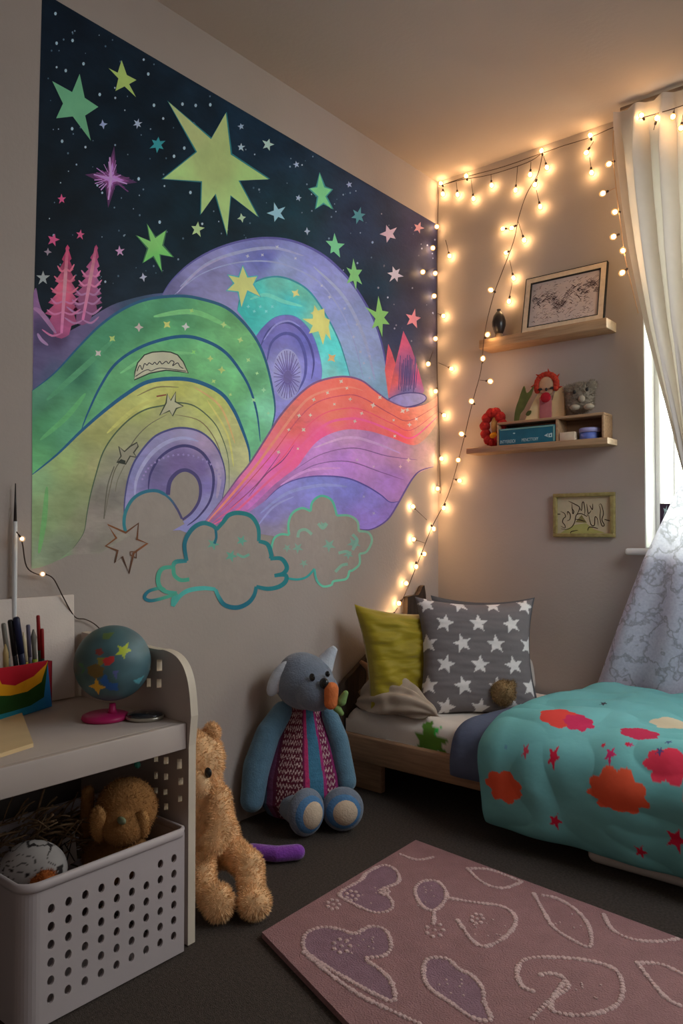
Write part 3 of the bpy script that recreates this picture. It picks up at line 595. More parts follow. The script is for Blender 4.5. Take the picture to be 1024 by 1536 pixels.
pstar(zB([(500, 730), (515, 775), (545, 778), (520, 800), (525, 838), (497, 812), (482, 820), (485, 790), (462, 765), (492, 765)]), (100, 165, 112))
pstar(zD([(583, 110), (597, 160), (622, 160), (605, 185), (622, 225), (598, 210), (595, 250), (583, 208), (555, 220), (570, 180), (553, 150), (575, 160)]), (118, 172, 100))
pstar(zD([(693, 275), (710, 340), (738, 345), (718, 370), (742, 400), (712, 398), (710, 455), (692, 405), (665, 418), (680, 375), (635, 322), (682, 345)]), (130, 175, 90))
pstar(zD([(98, 145), (118, 195), (160, 190), (142, 225), (175, 278), (118, 250), (92, 325), (80, 255), (30, 250), (62, 220), (35, 185), (82, 195)]), (205, 208, 112), (60, 150, 150))
pstar(zD([(412, 315), (428, 340), (455, 330), (458, 370), (480, 380), (475, 410), (485, 470), (462, 440), (450, 490), (430, 430), (388, 440), (405, 405), (360, 375), (405, 375)]), (228, 208, 108))
for x, y, r, n, c in [(236, 217, 12, 6, (34, 116, 118)), (92, 299, 7, 5, (185, 60, 100)), (120, 352, 7, 5, (190, 66, 102)), (79.5, 360, 9.5, 5, (180, 60, 98)), (179, 377, 7.5, 5, (185, 125, 160)), (64, 417, 10, 5, (135, 135, 130)), (214.5, 416, 6, 4, (165, 160, 178)), (71, 378, 5.5, 4, (135, 110, 120)), (154, 187, 6.5, 4, (125, 130, 155)), (206, 186, 7, 6, (155, 160, 180)),
                       (295, 344, 11, 5, (165, 190, 120)), (362, 327, 7, 4, (160, 180, 140)), (401, 217, 9, 5, (160, 180, 160)), (361, 190, 5, 5, (140, 155, 175)), (361, 221, 6, 5, (150, 165, 175)), (415, 320, 14, 5, (130, 165, 175)), (537, 324, 12, 6, (70, 125, 125)), (583, 351, 13, 5, (200, 160, 160)), (627, 342, 8, 5, (215, 140, 130)), (592, 412, 12, 6, (215, 190, 190)), (619, 478, 13, 5, (228, 130, 125)), (447, 297, 5, 5, (160, 170, 190)), (444, 247, 5, 5, (150, 160, 180)), (523, 277, 5, 5, (165, 165, 190)), (460, 347, 5, 4, (170, 180, 200))]:
    pstar(star_pts(x, y, r, n, MR.uniform(-.4, .4), .42, 1, 1.1, .12, MR), c)
P = Paint(wallmap)
for w, c, L in ((1.0, (70, 34, 68), 20), (.75, (112, 48, 98), 20.5), (.5, (160, 96, 158), 21)):
    P.region(star_pts(166, 268, 44 * w, 4, .12, .3, .85, 1.05, .1, MR), K(c), L, 0)
for i in range(26):
    a = MR.uniform(0, 2 * PI); r0 = MR.uniform(4, 14); r1 = r0 + MR.uniform(8, 20)
    P.stroke([(166 + r0 * math.sin(a), 268 + r0 * math.cos(a)), (166 + r1 * math.sin(a), 268 + r1 * math.cos(a))], MR.uniform(1, 2.5), K(MR.choice([(120, 60, 110), (175, 115, 175), (95, 44, 88)])), 21.5, taper=True)
P.stroke([(164, 236), (166, 268), (162, 300)], 3.4, K((196, 140, 200)), 22, taper=True); P.stroke([(140, 262), (166, 268), (190, 276)], 3, K((180, 125, 185)), 22, taper=True)
P.build('painted_starburst', m_star, mural)
P = Paint(wallmap)
q = [(161, 787), (188, 799), (207, 785), (205, 809), (220.5, 815), (200, 829.5), (193, 860), (183, 835), (172, 844), (176, 826), (158, 819), (174, 807)]
P.stroke(q, 3.4, G((161, 787, (120, 66, 30)), (210, 800, (70, 42, 28)), (190, 850, (58, 36, 26)), (215, 815, (120, 66, 34))), 20, closed=True)
P.stroke(zE([(570, 725), (598, 722), (597, 752), (572, 740)]), 1.8, K((88, 52, 34)), 20.4, closed=True)
P.build('outlined_star', m_star, mural)

# ------------------------------------------------------------------ bed along the back wall
m_pine = wood('pale_wood', lin(150, 118, 88), lin(182, 146, 110), (3, 40, 40))
m_pineb = wood('bed_wood', lin(140, 106, 80), lin(170, 132, 100), (3, 40, 40))
m_dark = wood('dark_headboard_wood', lin(52, 42, 36), lin(74, 60, 50), (30, 30, 3))
m_sheet = vmat('cream_sheet', .85, bump=.15, bscale=30, var=.06, vscale=8)
bed = thing('toddler_bed', 'low wooden toddler bed frame along the back wall under the shelves', 'bed', (.95, -.36, 0))
bm = bmesh.new(); box(bm, (.96, -.708, .155), (1.9, .026, .09), bev=.006); obj('side_rail', bm, m_pineb, bed)
for x0, x1 in ((.06, .195), (1.72, 1.86)):
    bm = bmesh.new(); box(bm, ((x0 + x1) / 2, -.665, .055), (x1 - x0, .028, .11), bev=.004); obj('leg', bm, m_pineb, bed)
    bm = bmesh.new(); box(bm, ((x0 + x1) / 2, -.06, .055), (x1 - x0, .028, .11), bev=.004); obj('leg', bm, m_pineb, bed)
bm = bmesh.new(); box(bm, (.95, -.36, .125), (1.86, .66, .03)); obj('slat_base', bm, m_pineb, bed)
bm = bmesh.new()
prism(bm, cr([(-.70, .1), (-.70, .3), (-.685, .36), (-.62, .40), (-.5, .465), (-.40, .515), (-.30, .54), (-.283, .56), (-.278, .64), (-.27, .65), (-.2, .652), (-.145, .65), (-.13, .1)], 4), (.012, 0, 0), (0, 1, 0), (0, 0, 1), .02)
obj('headboard', bm, m_dark, bed, smooth=False)
bm = bmesh.new()
q = [pd(540, 992, 2.83), pd(553, 1003, 2.82), pd(556, 1016, 2.81), pd(551, 1031, 2.80), pd(538, 1040, 2.79)]
tube(bm, cr([Vector(v) for v in q], 5), [.006 + .010 * math.sin(PI * t) for t in np.linspace(0.02, .98, 21)], 10)
obj('curved_rail_end', bm, m_pineb, bed)
# mattress in a cream fitted sheet with a printed leaf
def in_poly1(x, y, poly):
    c = False; n = len(poly)
    for i in range(n):
        x1, y1 = poly[i]; x2, y2 = poly[i - 1]
        if (y1 > y) != (y2 > y) and x < (x2 - x1) * (y - y1) / (y2 - y1) + x1: c = not c
    return c
def leafpoly(cx, cy, s):
    k = [(-.1, -1), (.05, -.62), (.45, -.75), (.3, -.35), (1.0, -.3), (.55, .05), (.9, .4), (.35, .35), (.45, .95), (.02, .5), (-.4, .85), (-.35, .35), (-.9, .45), (-.55, .05), (-.95, -.35), (-.4, -.3), (-.55, -.8)]
    return [(cx + s * x, cy + s * y) for x, y in k]
LP_ = leafpoly(.405, .70, .075)
def mfn(u, v):
    x = .040 + 1.80 * u
    s = v * 1.0
    y0, zt, rr = -.03, .282, .045
    if s < .61: y, z = y0 - s, zt
    elif s < .61 + rr * PI / 2:
        a = (s - .61) / rr; y, z = y0 - .61 - rr * math.sin(a), zt - rr + rr * math.cos(a)
    else: y, z = y0 - .61 - rr, max(.192, zt - rr - (s - .61 - rr * PI / 2))
    e = max(0, 1 - u / .03) ** 2 * .03
    w = .006 * noise.noise((x * 9, s * 9, 0)) + .004 * noise.noise((x * 3 + s * 14, s * 8, 2))
    return (x, y - w * .6, z + w - (e if z > .25 else 0))
def mcol(u, v):
    x = .040 + 1.80 * u
    if abs(x - .405) < .09 and abs(v - .7) < .09 and in_poly1(x, v * 1.0, LP_):
        return lin(58, 190, 80) if (x > .42 and v < .68) else lin(96, 140, 50)
    return lin(226, 214, 202)
bm = grid_mesh(240, 110, mfn, mcol)
o = obj('mattress', bm, m_sheet, loc=(.95, -.36, .19)); tag(o, 'cream sheeted mattress with a green leaf print lying on the toddler bed', 'mattress')
# bunched cream blanket against the headboard
m_beige = mat('beige_cloth', lin(176, 158, 140), .9, .08, 10, bump=.25, bscale=24)
bun = []
def bfn(u, v):
    a = v * 2 * PI
    x = .066 + .35 * u; yy = -.615 - .05 * u
    env = max(.03, math.sin(PI * min(1, u * 1.02 + .03)) ** .4) * (1.05 - .55 * u)
    r = 1 + .16 * math.sin(a * 3 + u * 7) + .14 * noise.noise((u * 7, math.cos(a) * 2, math.sin(a) * 2)) + .10 * math.sin(a * 9 + u * 9)
    return (x + .02 * math.cos(a), yy - .085 * env * r * math.sin(a), max(.286, .30 + .10 * env * (r * math.cos(a) + .15)))
o = obj('blanket', grid_mesh(60, 90, bfn), m_beige, loc=(.2, -.6, .29)); tag(o, 'rumpled beige blanket bunched up beside the green cushion on the bed', 'blanket')

# cushions
def pillow(w, h, t, seam=.0, n=70, colfn=None, wr=0, seed=0, pinch=.16):
    V, F, C = [], [], []
    def pt(u, v, sd):
        a, b = 2 * u - 1, 2 * v - 1
        px = a * (1 - pinch * (1 - b * b) * abs(a) ** 2 * .8 ) * w / 2; py = b * (1 - pinch * (1 - a * a) * abs(b) ** 2 * .8) * h / 2
        k = max(0, (1 - a ** 4) * (1 - b ** 4)) ** .55
        z = t / 2 * k
        z += wr * k * (noise.noise((a * 2.2 + seed, b * 5, seed)) + .6 * noise.noise((a * 3 + seed, b * 13, 3 + seed)))
        return (px, py, sd * max(z, .001))
    for sd in (1, -1):
        b = len(V)
        for j in range(n + 1):
            for i in range(n + 1):
                p_ = pt(i / n, j / n, sd); V.append(p_)
                if colfn: C.append(colfn(p_[0], p_[1], sd))
        for j in range(n):
            for i in range(n):
                q = (b + j * (n + 1) + i, b + j * (n + 1) + i + 1, b + (j + 1) * (n + 1) + i + 1, b + (j + 1) * (n + 1) + i)
                F.append(q if sd > 0 else q[::-1])
    return V, F, C
def place(mesh, origin, right, up):
    """stands a cushion up: origin = middle of its lower edge"""
    r = np.array(right, float); r /= np.linalg.norm(r); u = np.array(up, float); u -= r * (u @ r); u /= np.linalg.norm(u); n = np.cross(r, u)
    V = [np.array(origin) + r * v[0] + u * v[1] + n * v[2] for v in mesh[0]]
    return (V, mesh[1]) + ((mesh[2],) if mesh[2] else ())
def lift(mesh, h): return ([(v[0], v[1] + h / 2, v[2]) for v in mesh[0]],) + tuple(mesh[1:])
m_cush = vmat('printed_cotton', .9, bump=.12, bscale=90, var=.06, vscale=20)
m_lime = mat('lime_velvet', lin(158, 138, 2), .6, .12, 9, bump=.2, bscale=16, sheen=.5, stretch=(1, 1, 4))
stars = []
for r_ in range(6):
    for c_ in range(-1, 5):
        stars.append(star_pts(-.235 + c_ * .118 + (.059 if r_ % 2 else 0), -.178 + r_ * .072, .034, 5, PI + .25 * math.sin(r_ * 3 + c_ * 5), .43))
GREY, WHT = lin(122, 115, 115), lin(232, 226, 222)
def starcol(x, y, sd):
    for s in stars:
        if abs(x - s[0][0]) < .04 and abs(y - s[0][1]) < .07 and in_poly1(x, y, s): return WHT
    return GREY
ps = lift(pillow(.43, .43, .13, n=110, colfn=starcol, wr=.004, seed=3), .43)
fw = -CH
o = obj('star_cushion', place(ps, np.array((.470, -.482, .263)), CR * 1.0 + np.array([0, 0, -.02]), CZ * .95 + CH * .30 - CR * .02), m_cush, loc=(.44, -.5, .3))
tag(o, 'large grey square cushion printed with white stars, leaning on the bed', 'cushion')
m_grey = mat('charcoal_cotton', lin(92, 90, 92), .9, .08, 14, bump=.15, bscale=60)
pg = lift(pillow(.40, .385, .07, n=40), .385)
o = obj('cushion', place(pg, pd(726, 1049, 2.84), CR + np.array([0, 0, -.02]), CZ * .98 + CH * .16), m_grey, loc=pd(726, 1049, 2.84))
tag(o, 'plain charcoal cushion hidden behind the star printed cushion', 'cushion')
m_offw = mat('offwhite_cotton', lin(205, 196, 188), .9, .05, 10, bump=.15, bscale=50)
pw = lift(pillow(.36, .16, .07, n=36), .16)
o = obj('cushion', place(pw, pd(760, 1040, 3.03), CR, CZ + CH * .1), m_offw, loc=pd(760, 1040, 3.03))
tag(o, 'off-white pillow peeking out right of the star printed cushion', 'pillow')
pl = lift(pillow(.40, .36, .12, n=60, wr=.012, seed=8), .36)
pl = ([(v[0] * (.66 + .34 * min(1, max(0, v[1] / .33))), v[1], v[2]) for v in pl[0]],) + tuple(pl[1:])
o = obj('lime_cushion', place(pl, np.array((.235, -.590, .284)), CR * .92 + CH * .38 + CZ * (-.10), CZ * .97 + CH * .14 - CR * .16), m_lime, loc=(.23, -.6, .29))
tag(o, 'lime green velvet cushion leaning beside the star printed cushion', 'cushion')
m_tan = mat('tan_fluff', lin(150, 122, 84), .95, .25, 40)
o = blob('fluffy_toy', lambda bm: (ell(bm, pd(753, 1039, 2.60), (.044, .04, .043)), ell(bm, pd(738, 1024, 2.62), .014), ell(bm, pd(768, 1027, 2.6), .014)), m_tan, None, .005, 3, loc=pd(753, 1058, 2.6))
fur(o, 2600, .011, .0008, .2, 4); tag(o, 'small round tan fluffy toy resting against the star printed cushion', 'soft toy')

# blankets draped over the bed
def drape(path, xl, xr, thick, fold, seed, nu, nv, colfn=None, edge=.10, zmin=.02, wr=.0):
    """cloth following a path of (y, z) points over mattress and side; xl(s), xr(s) are its side edges"""
    pts = np.array(cr(path, 12)); seg = np.r_[0, np.cumsum(np.hypot(*np.diff(pts, axis=0).T))]; L = seg[-1]
    rows = {}
    def row(v):
        if v not in rows:
            s = v * L; ip = lambda t, k: float(np.interp(t, seg, pts[:, k]))
            y, z = ip(s, 0), ip(s, 1); d = np.array((ip(min(L, s + .01), 0) - ip(max(0, s - .01), 0), ip(min(L, s + .01), 1) - ip(max(0, s - .01), 1)))
            d /= np.hypot(*d) + 1e-9; n = (float(d[1]), float(-d[0]))
            if n[1] < -.2 or (abs(n[1]) < .3 and n[0] > 0): n = (-n[0], -n[1])
            rows[v] = (s, y, z, n, float(xl(v)), float(xr(v)))
        return rows[v]
    def fn(u, v):
        s, y, z, n, x0, x1 = row(v)
        x = x0 + u * (x1 - x0); du = x - x0
        e = math.sqrt(max(0, 1 - (1 - min(1, du / edge)) ** 2)); ev = math.sqrt(max(0.02, 1 - (1 - min(1, (1 - v) * L / .05)) ** 2))
        hang = max(0, min(1, (s / L - .55) / .45))
        f = fold * (math.sin(x * 30 + seed + 2.5 * noise.noise((x * 3, s * 2, seed))) * .6 * hang + 1.2 * noise.noise((x * 4.5 + seed, s * 5, seed)) + .6 * noise.noise((x * 11, s * 8, seed + 4)))
        f += wr * abs(noise.noise((x * 5 + s * 6, s * 9 - x * 3, seed + 9)))
        t = (thick + f) * e * (.35 + .65 * ev) + .004
        return (x, y + n[0] * t, max(zmin, z + n[1] * t))
    return grid_mesh(nu, nv, fn, (lambda u, v: colfn(row(v)[4] + u * (row(v)[5] - row(v)[4]), v * L)) if colfn else None), fn, L
m_slate = mat('slate_blue_cotton', lin(88, 96, 118), .9, .08, 12, bump=.25, bscale=40)
blue, _, _ = drape([(-.04, .292), (-.3, .296), (-.6, .292), (-.705, .275), (-.735, .22), (-.737, .150)], lambda v: np.interp(v, [0, .55, .75, 1], [.70, .56, .525, .515]), lambda v: float(np.interp(v, [0, .2, .45, .62, .75, 1], [.745, .70, .66, .64, .632, .655])) + .03, .026, .006, 5, 60, 110, edge=.05)
o = obj('blue_blanket', blue, m_slate, loc=(.65, -.36, .3)); tag(o, 'slate blue blanket folded across the bed beside the turquoise duvet', 'blanket')
DP = [(-.125, .318), (-.3, .330), (-.5, .328), (-.66, .316), (-.752, .27), (-.765, .18), (-.768, .11), (-.764, .048)]
dxl = lambda v: np.interp(v, [0, .2, .45, .62, .75, 1], [.745, .70, .66, .64, .632, .655])
TQ = np.array(lin(104, 172, 170)); TQ2 = np.array(lin(120, 182, 184))
def blobs(cx, cy, w, h, k, ph):
    out = []
    for a in np.linspace(0, 2 * PI, 72)[:-1]:
        r = .84 + .20 * abs(math.sin(k * a / 2 + ph)) - (.12 if math.sin(a) > .3 else 0) * abs(math.sin(3 * a))
        out.append((cx + w / 2 * r * math.cos(a), cy + h / 2 * r * math.sin(a)))
    return out
duv0, dfn, DL = drape(DP, dxl, lambda v: 1.84, .05, .013, 2, 120, 90, wr=.02)
bvh = BVHTree.FromPolygons([Vector(v) for v in duv0[0]], duv0[1])
def duv_uv(px, py):
    d = ray(px, py); h = bvh.ray_cast(Vector(CAM), Vector(d).normalized())
    if h[0] is None: return None
    fi = h[2]; i, j = fi % 120, fi // 120; v = (j + .5) / 90; u = (i + .5) / 120
    return (dxl(v) + u * (1.84 - dxl(v)), v * DL)
motifs = []
OR, PKR, RED = lin(232, 92, 60), lin(226, 58, 84), lin(200, 30, 62)
for px, py, w, h, c, k, ph in [(757, 1180, .125, .095, OR, 7, 0), (921, 1194, .165, .085, OR, 9, 1), (836, 1074, .12, .08, lin(222, 70, 62), 6, .4), (866, 1086, .09, .06, lin(205, 48, 92), 7, 1.3), (1003, 1145, .13, .055, PKR, 7, .7), (958, 1099, .11, .06, lin(190, 45, 80), 6, .2), (1085, 1200, .17, .12, OR, 7, .3), (1010, 1088, .12, .09, lin(205, 190, 160), 5, .1), (820, 1230, .0, .0, OR, 5, 0)]:
    q = duv_uv(px, py)
    if q and w: motifs.append((blobs(q[0], q[1], w, h, k, ph), c))
for px, py, r, c in [(833, 1132, .020, RED), (834, 1231, .021, RED), (788, 1122, .013, lin(190, 60, 80)), (917, 1128, .018, lin(196, 40, 100)), (964, 1280, .018, RED), (1015, 1258, .030, RED), (905, 1115, .008, RED), (945, 1120, .009, lin(190, 60, 110)), (942, 1118, .008, RED), (1002, 1113, .012, lin(70, 90, 130)), (986, 1129, .011, lin(80, 70, 120)), (902, 1056, .013, lin(60, 60, 70)), (760, 1122, .007, lin(100, 150, 170))]:
    q = duv_uv(px, py)
    if q: motifs.append((star_pts(q[0], q[1], r, 5, .3, .42), c))
mb = [(min(p[0] for p in m_[0]), max(p[0] for p in m_[0]), min(p[1] for p in m_[0]), max(p[1] for p in m_[0])) for m_ in motifs]
def duvcol(x, s):
    for m_, b in zip(motifs[::-1], mb[::-1]):
        if b[0] <= x <= b[1] and b[2] <= s <= b[3] and in_poly1(x, s, m_[0]): return m_[1]
    k = .5 + .5 * noise.noise((x * 3, s * 3, 7)); return tuple(TQ * (1 - k) + TQ2 * k)
duv, _, _ = drape(DP, dxl, lambda v: 1.84, .05, .013, 2, 420, 330, duvcol, wr=.02)
m_duv = vmat('duvet_cotton', .85, bump=.12, bscale=55, var=.06, vscale=9)
o = obj('duvet', duv, m_duv, loc=(1.2, -.4, .3)); tag(o, 'puffy turquoise duvet with orange clouds and red stars covering the bed', 'duvet')
bm = bmesh.new(); box(bm, (1.29, -.60, .026), (.66, .32, .044), bev=.022, seg=4)
o = obj('underbed_box', bm, m_offw, loc=(1.36, -.6, 0)); tag(o, 'low off-white storage box on the carpet under the turquoise duvet', 'box')

# ------------------------------------------------------------------ rug
m_rug = mat('pink_rug', lin(158, 118, 118), .95, .08, 26, bump=.6, bscale=260)
m_rugl = mat('lilac_rug_pile', lin(146, 112, 124), .95, .1, 40, bump=.6, bscale=260)
m_rugw = mat('white_chenille', lin(208, 176, 172), .95, .1, 80, bump=.5, bscale=300)
bm = bmesh.new(); RQ = [(.551, -1.60), (.530, -.956), (1.30, -1.025), (2.05, -1.09), (2.25, -2.16), (1.6, -1.95), (.904, -1.72)]
prism(bm, RQ[::1], (0, 0, .002), (1, 0, 0), (0, 1, 0), .013)
rp_ = lambda X, Y: at(380 + X * .6289, 1240 + Y * .6289, 2, .0155)
def rcurve(pts, closed, fill=False, w=.009):
    W3 = [Vector(rp_(x, y)) for x, y in pts]; c = [Vector(p) for p in cr(W3, 10, closed)]
    if fill:
        f = bm.faces.new([bm.verts.new(p - Vector((0, 0, .0002))) for p in c]); f.material_index = 1
    L = 0; nxt = 0; tot = len(c)
    for i in range(tot if closed else tot - 1):
        a, b = c[i], c[(i + 1) % tot]; seg = (b - a).length
        while nxt <= L + seg and seg > 1e-6:
            p = a.lerp(b, (nxt - L) / seg); s = rnd.uniform(.75, 1.25)
            ell(bm, p, (w * s * .72, w * s * .72, .003), u=7, v=4, mi=2); nxt += .0105
        L += seg
def rflower(x, y, r=16):
    for i in range(7):
        a = 2 * PI * i / 7; ell(bm, Vector(rp_(x + r * math.cos(a), y + r * .8 * math.sin(a))), (.006, .006, .0035), u=7, v=4, mi=2)
    ell(bm, Vector(rp_(x, y)), (.005, .005, .003), u=7, v=4, mi=2)
rcurve([(120, 290), (125, 255), (165, 240), (210, 246), (240, 255), (280, 238), (315, 248), (328, 285), (310, 308), (268, 315), (300, 340), (328, 370), (335, 415), (290, 400), (200, 350), (150, 318)], True, True)
rflower(210, 285, 20)
rcurve([(205, 160), (255, 128), (270, 110), (310, 92), (340, 105), (345, 132), (310, 150), (330, 178), (326, 198), (290, 205), (240, 185)], True, True); rflower(190, 186, 14); rflower(235, 165, 14); rflower(312, 155, 10)
rcurve([(385, 150), (405, 130), (440, 132), (460, 160), (448, 188), (425, 200), (398, 185)], True, True); rcurve([(430, 200), (430, 232)], False); rflower(432, 247, 20)
rcurve([(465, 170), (520, 180), (590, 190), (622, 212), (620, 240), (590, 270), (550, 286), (520, 270), (498, 240), (484, 220)], False); rflower(533, 220, 14)
rcurve([(405, 350), (415, 316), (460, 315), (490, 340), (520, 355), (545, 385), (550, 420), (565, 460), (520, 455), (470, 420), (420, 385)], True, True)
rcurve([(665, 392), (640, 380), (628, 345), (650, 316), (720, 312), (800, 320), (860, 340), (880, 380), (870, 420), (830, 442), (770, 450), (712, 438), (718, 405), (750, 385), (735, 358), (705, 350), (682, 354)], False); rcurve([(740, 370), (715, 405), (690, 430), (660, 462)], False)
rcurve([(510, 100), (535, 125), (565, 142), (600, 146), (640, 132)], False); rcurve([(510, 100), (560, 102), (610, 120), (640, 132)], False)
rcurve([(668, 160), (690, 200), (715, 240), (760, 270), (802, 286), (800, 240), (770, 200), (725, 172), (690, 164)], False)
rcurve([(835, 210), (855, 245), (900, 268), (960, 274), (1010, 268)], False); rcurve([(915, 325), (945, 365), (985, 410), (1024, 430)], False); rcurve([(915, 325), (970, 328), (1024, 352)], False)
rcurve([(350, 66), (390, 79), (432, 72)], False); rcurve([(120, 300), (180, 350), (250, 400), (330, 440), (395, 470)], False)
for i in range(60):
    x, y = rnd.choice([(250, 280), (420, 165), (560, 240), (480, 385), (760, 230), (790, 390), (290, 160)]); p_ = rp_(x + rnd.uniform(-40, 40), y + rnd.uniform(-25, 25))
    ell(bm, Vector(p_), (.003, .003, .002), u=6, v=4, mi=2)
o = obj('rug', bm, [m_rug, m_rugl, m_rugw], smooth=False, loc=(1.2, -1.5, 0)); tag(o, 'dusty pink rug with dotted white heart and petal outlines on carpet', 'rug')

# ------------------------------------------------------------------ picture shelves on the back wall
def shelf(x0, x1, z0, z1, d, label):
    bm = bmesh.new(); box(bm, ((x0 + x1) / 2, -d / 2, (z0 + z1) / 2), (x1 - x0, d, z1 - z0), bev=.003)
    o = obj('wall_shelf', bm, [m_pine, m_pine_end], loc=((x0 + x1) / 2, -d / 2, z0))
    for f in o.data.polygons:
        if f.normal.x > .9: f.material_index = 1
    tag(o, label, 'shelf', 'pale wooden wall shelves')
m_pine_end = mat('end_grain', lin(226, 200, 166), .5, .12, 60)
shelf(.262, .785, 1.655, 1.692, .10, 'upper pale wooden wall shelf carrying the framed mountain sketch')
shelf(.20, .785, 1.232, 1.256, .10, 'lower pale wooden wall shelf carrying toys and a wooden organiser')
TOP1, TOP2 = 1.692, 1.256
# framed mountain sketch leaning on the upper shelf
m_frame = wood('cream_frame', lin(206, 184, 156), lin(222, 200, 172), (20, 4, 20), .5)
m_black = mat('black_edge', (.02, .018, .016), .5, .1, 20)
m_art = vmat('sketch_paper', .8, var=.08, vscale=16)
def sk_frame(A, B, Cc, D_, th):
    """box with the four front corners A (bottom left), B, C, D and thickness th going to the wall"""
    P4 = [Vector(v) for v in (A, B, Cc, D_)]; n = (P4[1] - P4[0]).cross(P4[3] - P4[0]).normalized()
    return P4, n
A, B = np.array((.437, -.062, TOP1)), np.array((.762, -.062, TOP1)); Wd = .325; Hh = .232
upv = np.array((0, .20, .98)); upv /= np.linalg.norm(upv); nrm = np.cross((1, 0, 0), upv)
pic = thing('framed_picture', 'cream framed sketch of a dark mountain ridge leaning on the upper shelf', 'picture', (.6, -.05, TOP1))
fl = lambda x, y, k=0: A + np.array((1, 0, 0)) * x + upv * y + nrm * k
def ring(bm, x0, x1, y0, y1, w, k0, k1, mi=0):
    for (a, b, c, d) in ((x0, x1, y0, y0 + w), (x0, x1, y1 - w, y1), (x0, x0 + w, y0 + w, y1 - w), (x1 - w, x1, y0 + w, y1 - w)):
        vs = [bm.verts.new(fl(p_, q_, k)) for k in (k0, k1) for p_, q_ in ((a, c), (b, c), (b, d), (a, d))]
        for f in ((0, 1, 2, 3), (4, 5, 6, 7), (0, 1, 5, 4), (1, 2, 6, 5), (2, 3, 7, 6), (3, 0, 4, 7)): bm.faces.new([vs[i] for i in f]).material_index = mi
bm = bmesh.new(); ring(bm, 0, Wd, 0, Hh, .022, 0, .012); ring(bm, -.002, Wd + .002, -.0, Hh + .002, .003, -.002, .0125, 1); ring(bm, .021, Wd - .021, .021, Hh - .021, .003, .0, .0126, 1)
obj('frame', bm, [m_frame, m_black], pic, smooth=False)
P = Paint(lambda x, y, L: fl(x, y, .004 + L * .0002), 5); SR = random.Random(21)
P.region([(.02, .02), (Wd - .02, .02), (Wd - .02, Hh - .02), (.02, Hh - .02)], idw([(.05, .2, lin(176, 158, 152)), (.3, .2, lin(186, 168, 160)), (.1, .05, lin(190, 172, 150)), (.28, .06, lin(192, 172, 150)), (.16, .12, lin(150, 132, 130))]) if False else (lambda x, y: np.array(lin(206, 188, 180))), 0, .02, .4)
ridge = lambda x: .128 + .022 * math.sin(x * 34) + .016 * math.sin(x * 71 + 1) + .05 * (x - .16)
for i in range(330):
    x = SR.uniform(.028, Wd - .03); y = ridge(x) + SR.gauss(0, .015); L = SR.uniform(.008, .026); a = SR.choice([.6, .7, .5, -.7, -.5]) + SR.gauss(0, .15)
    c = lin(*SR.choice([(90, 74, 76), (112, 92, 92), (130, 110, 106), (66, 52, 54)])); x2, y2 = x + L * math.cos(a), y + L * math.sin(a)
    if .024 < x2 < Wd - .024 and .024 < y2 < Hh - .024: P.stroke([(x, y), ((x + x2) / 2, (y + y2) / 2 + .001), (x2, y2)], SR.uniform(.0008, .0026), c, 1 + i * .01, taper=True)
for i in range(220):
    x = SR.uniform(.03, Wd - .05); y = SR.uniform(.028, .11) if SR.random() < .7 else SR.uniform(.14, .2); L = SR.uniform(.004, .014); a = SR.uniform(-.8, .9)
    x2, y2 = x + L * math.cos(a), y + L * math.sin(a)
    if .024 < x2 < Wd - .024 and .024 < y2 < Hh - .024: P.stroke([(x, y), ((x + x2) / 2, (y + y2) / 2), (x2, y2)], SR.uniform(.0007, .0016), lin(120, 102, 96), 4 + i * .01)
P.build('drawing', m_art, pic)
# dark pear shaped vase
m_vase = mat('black_glaze', lin(40, 34, 34), .35, .2, 20, coat=.2)
vc = pd(747, 497, 3.06); bm = bmesh.new()
vx, vy = float(at(748, 495, 1, -.052)[0]), -.052
lathe(bm, [(.0, 0), (.014, 0), (.020, .012), (.027, .035), (.028, .052), (.022, .075), (.012, .090), (.007, .095), (.008, .100), (.0085, .103), (.0, .103)], (vx, vy, TOP1 + .022), 28)
o = thing('vase', 'small black pear shaped vase at the left end of the upper shelf', 'vase', (vx, vy, TOP1)); obj('body', bm, m_vase, o)
bm = bmesh.new(); lathe(bm, [(0, 0), (.026, 0), (.026, .004), (.017, .010), (.015, .024), (0, .024)], (vx, vy, TOP1), 24); obj('wooden_foot', bm, m_pine, o)
# organiser box on the lower shelf
org = thing('desk_organiser', 'small open pale wood organiser on the lower shelf under the toys', 'organiser', (.55, -.05, TOP2))
OX0, OX1, OXM, OZ = .335, .768, .588, .094
bm = bmesh.new(); box(bm, ((OX0 + OX1) / 2, -.046, TOP2 + OZ - .005), (OX1 - OX0, .086, .010), bev=.0015); obj('top_board', bm, m_pine, org)
for x in (OX0 + .004, OX1 - .004): bm = bmesh.new(); box(bm, (x, -.046, TOP2 + (OZ - .0105) / 2), (.008, .086, OZ - .0105), bev=.001); obj('side_board', bm, m_pine, org)
bm = bmesh.new(); box(bm, (OXM, -.046, TOP2 + (OZ - .0105) / 2), (.010, .086, OZ - .0105), bev=.001); obj('divider', bm, m_pine, org)
bm = bmesh.new(); box(bm, ((OX0 + OX1) / 2, -.006, TOP2 + (OZ - .0105) / 2), (OX1 - OX0 - .017, .004, OZ - .0105)); obj('back_board', bm, m_pineb, org)
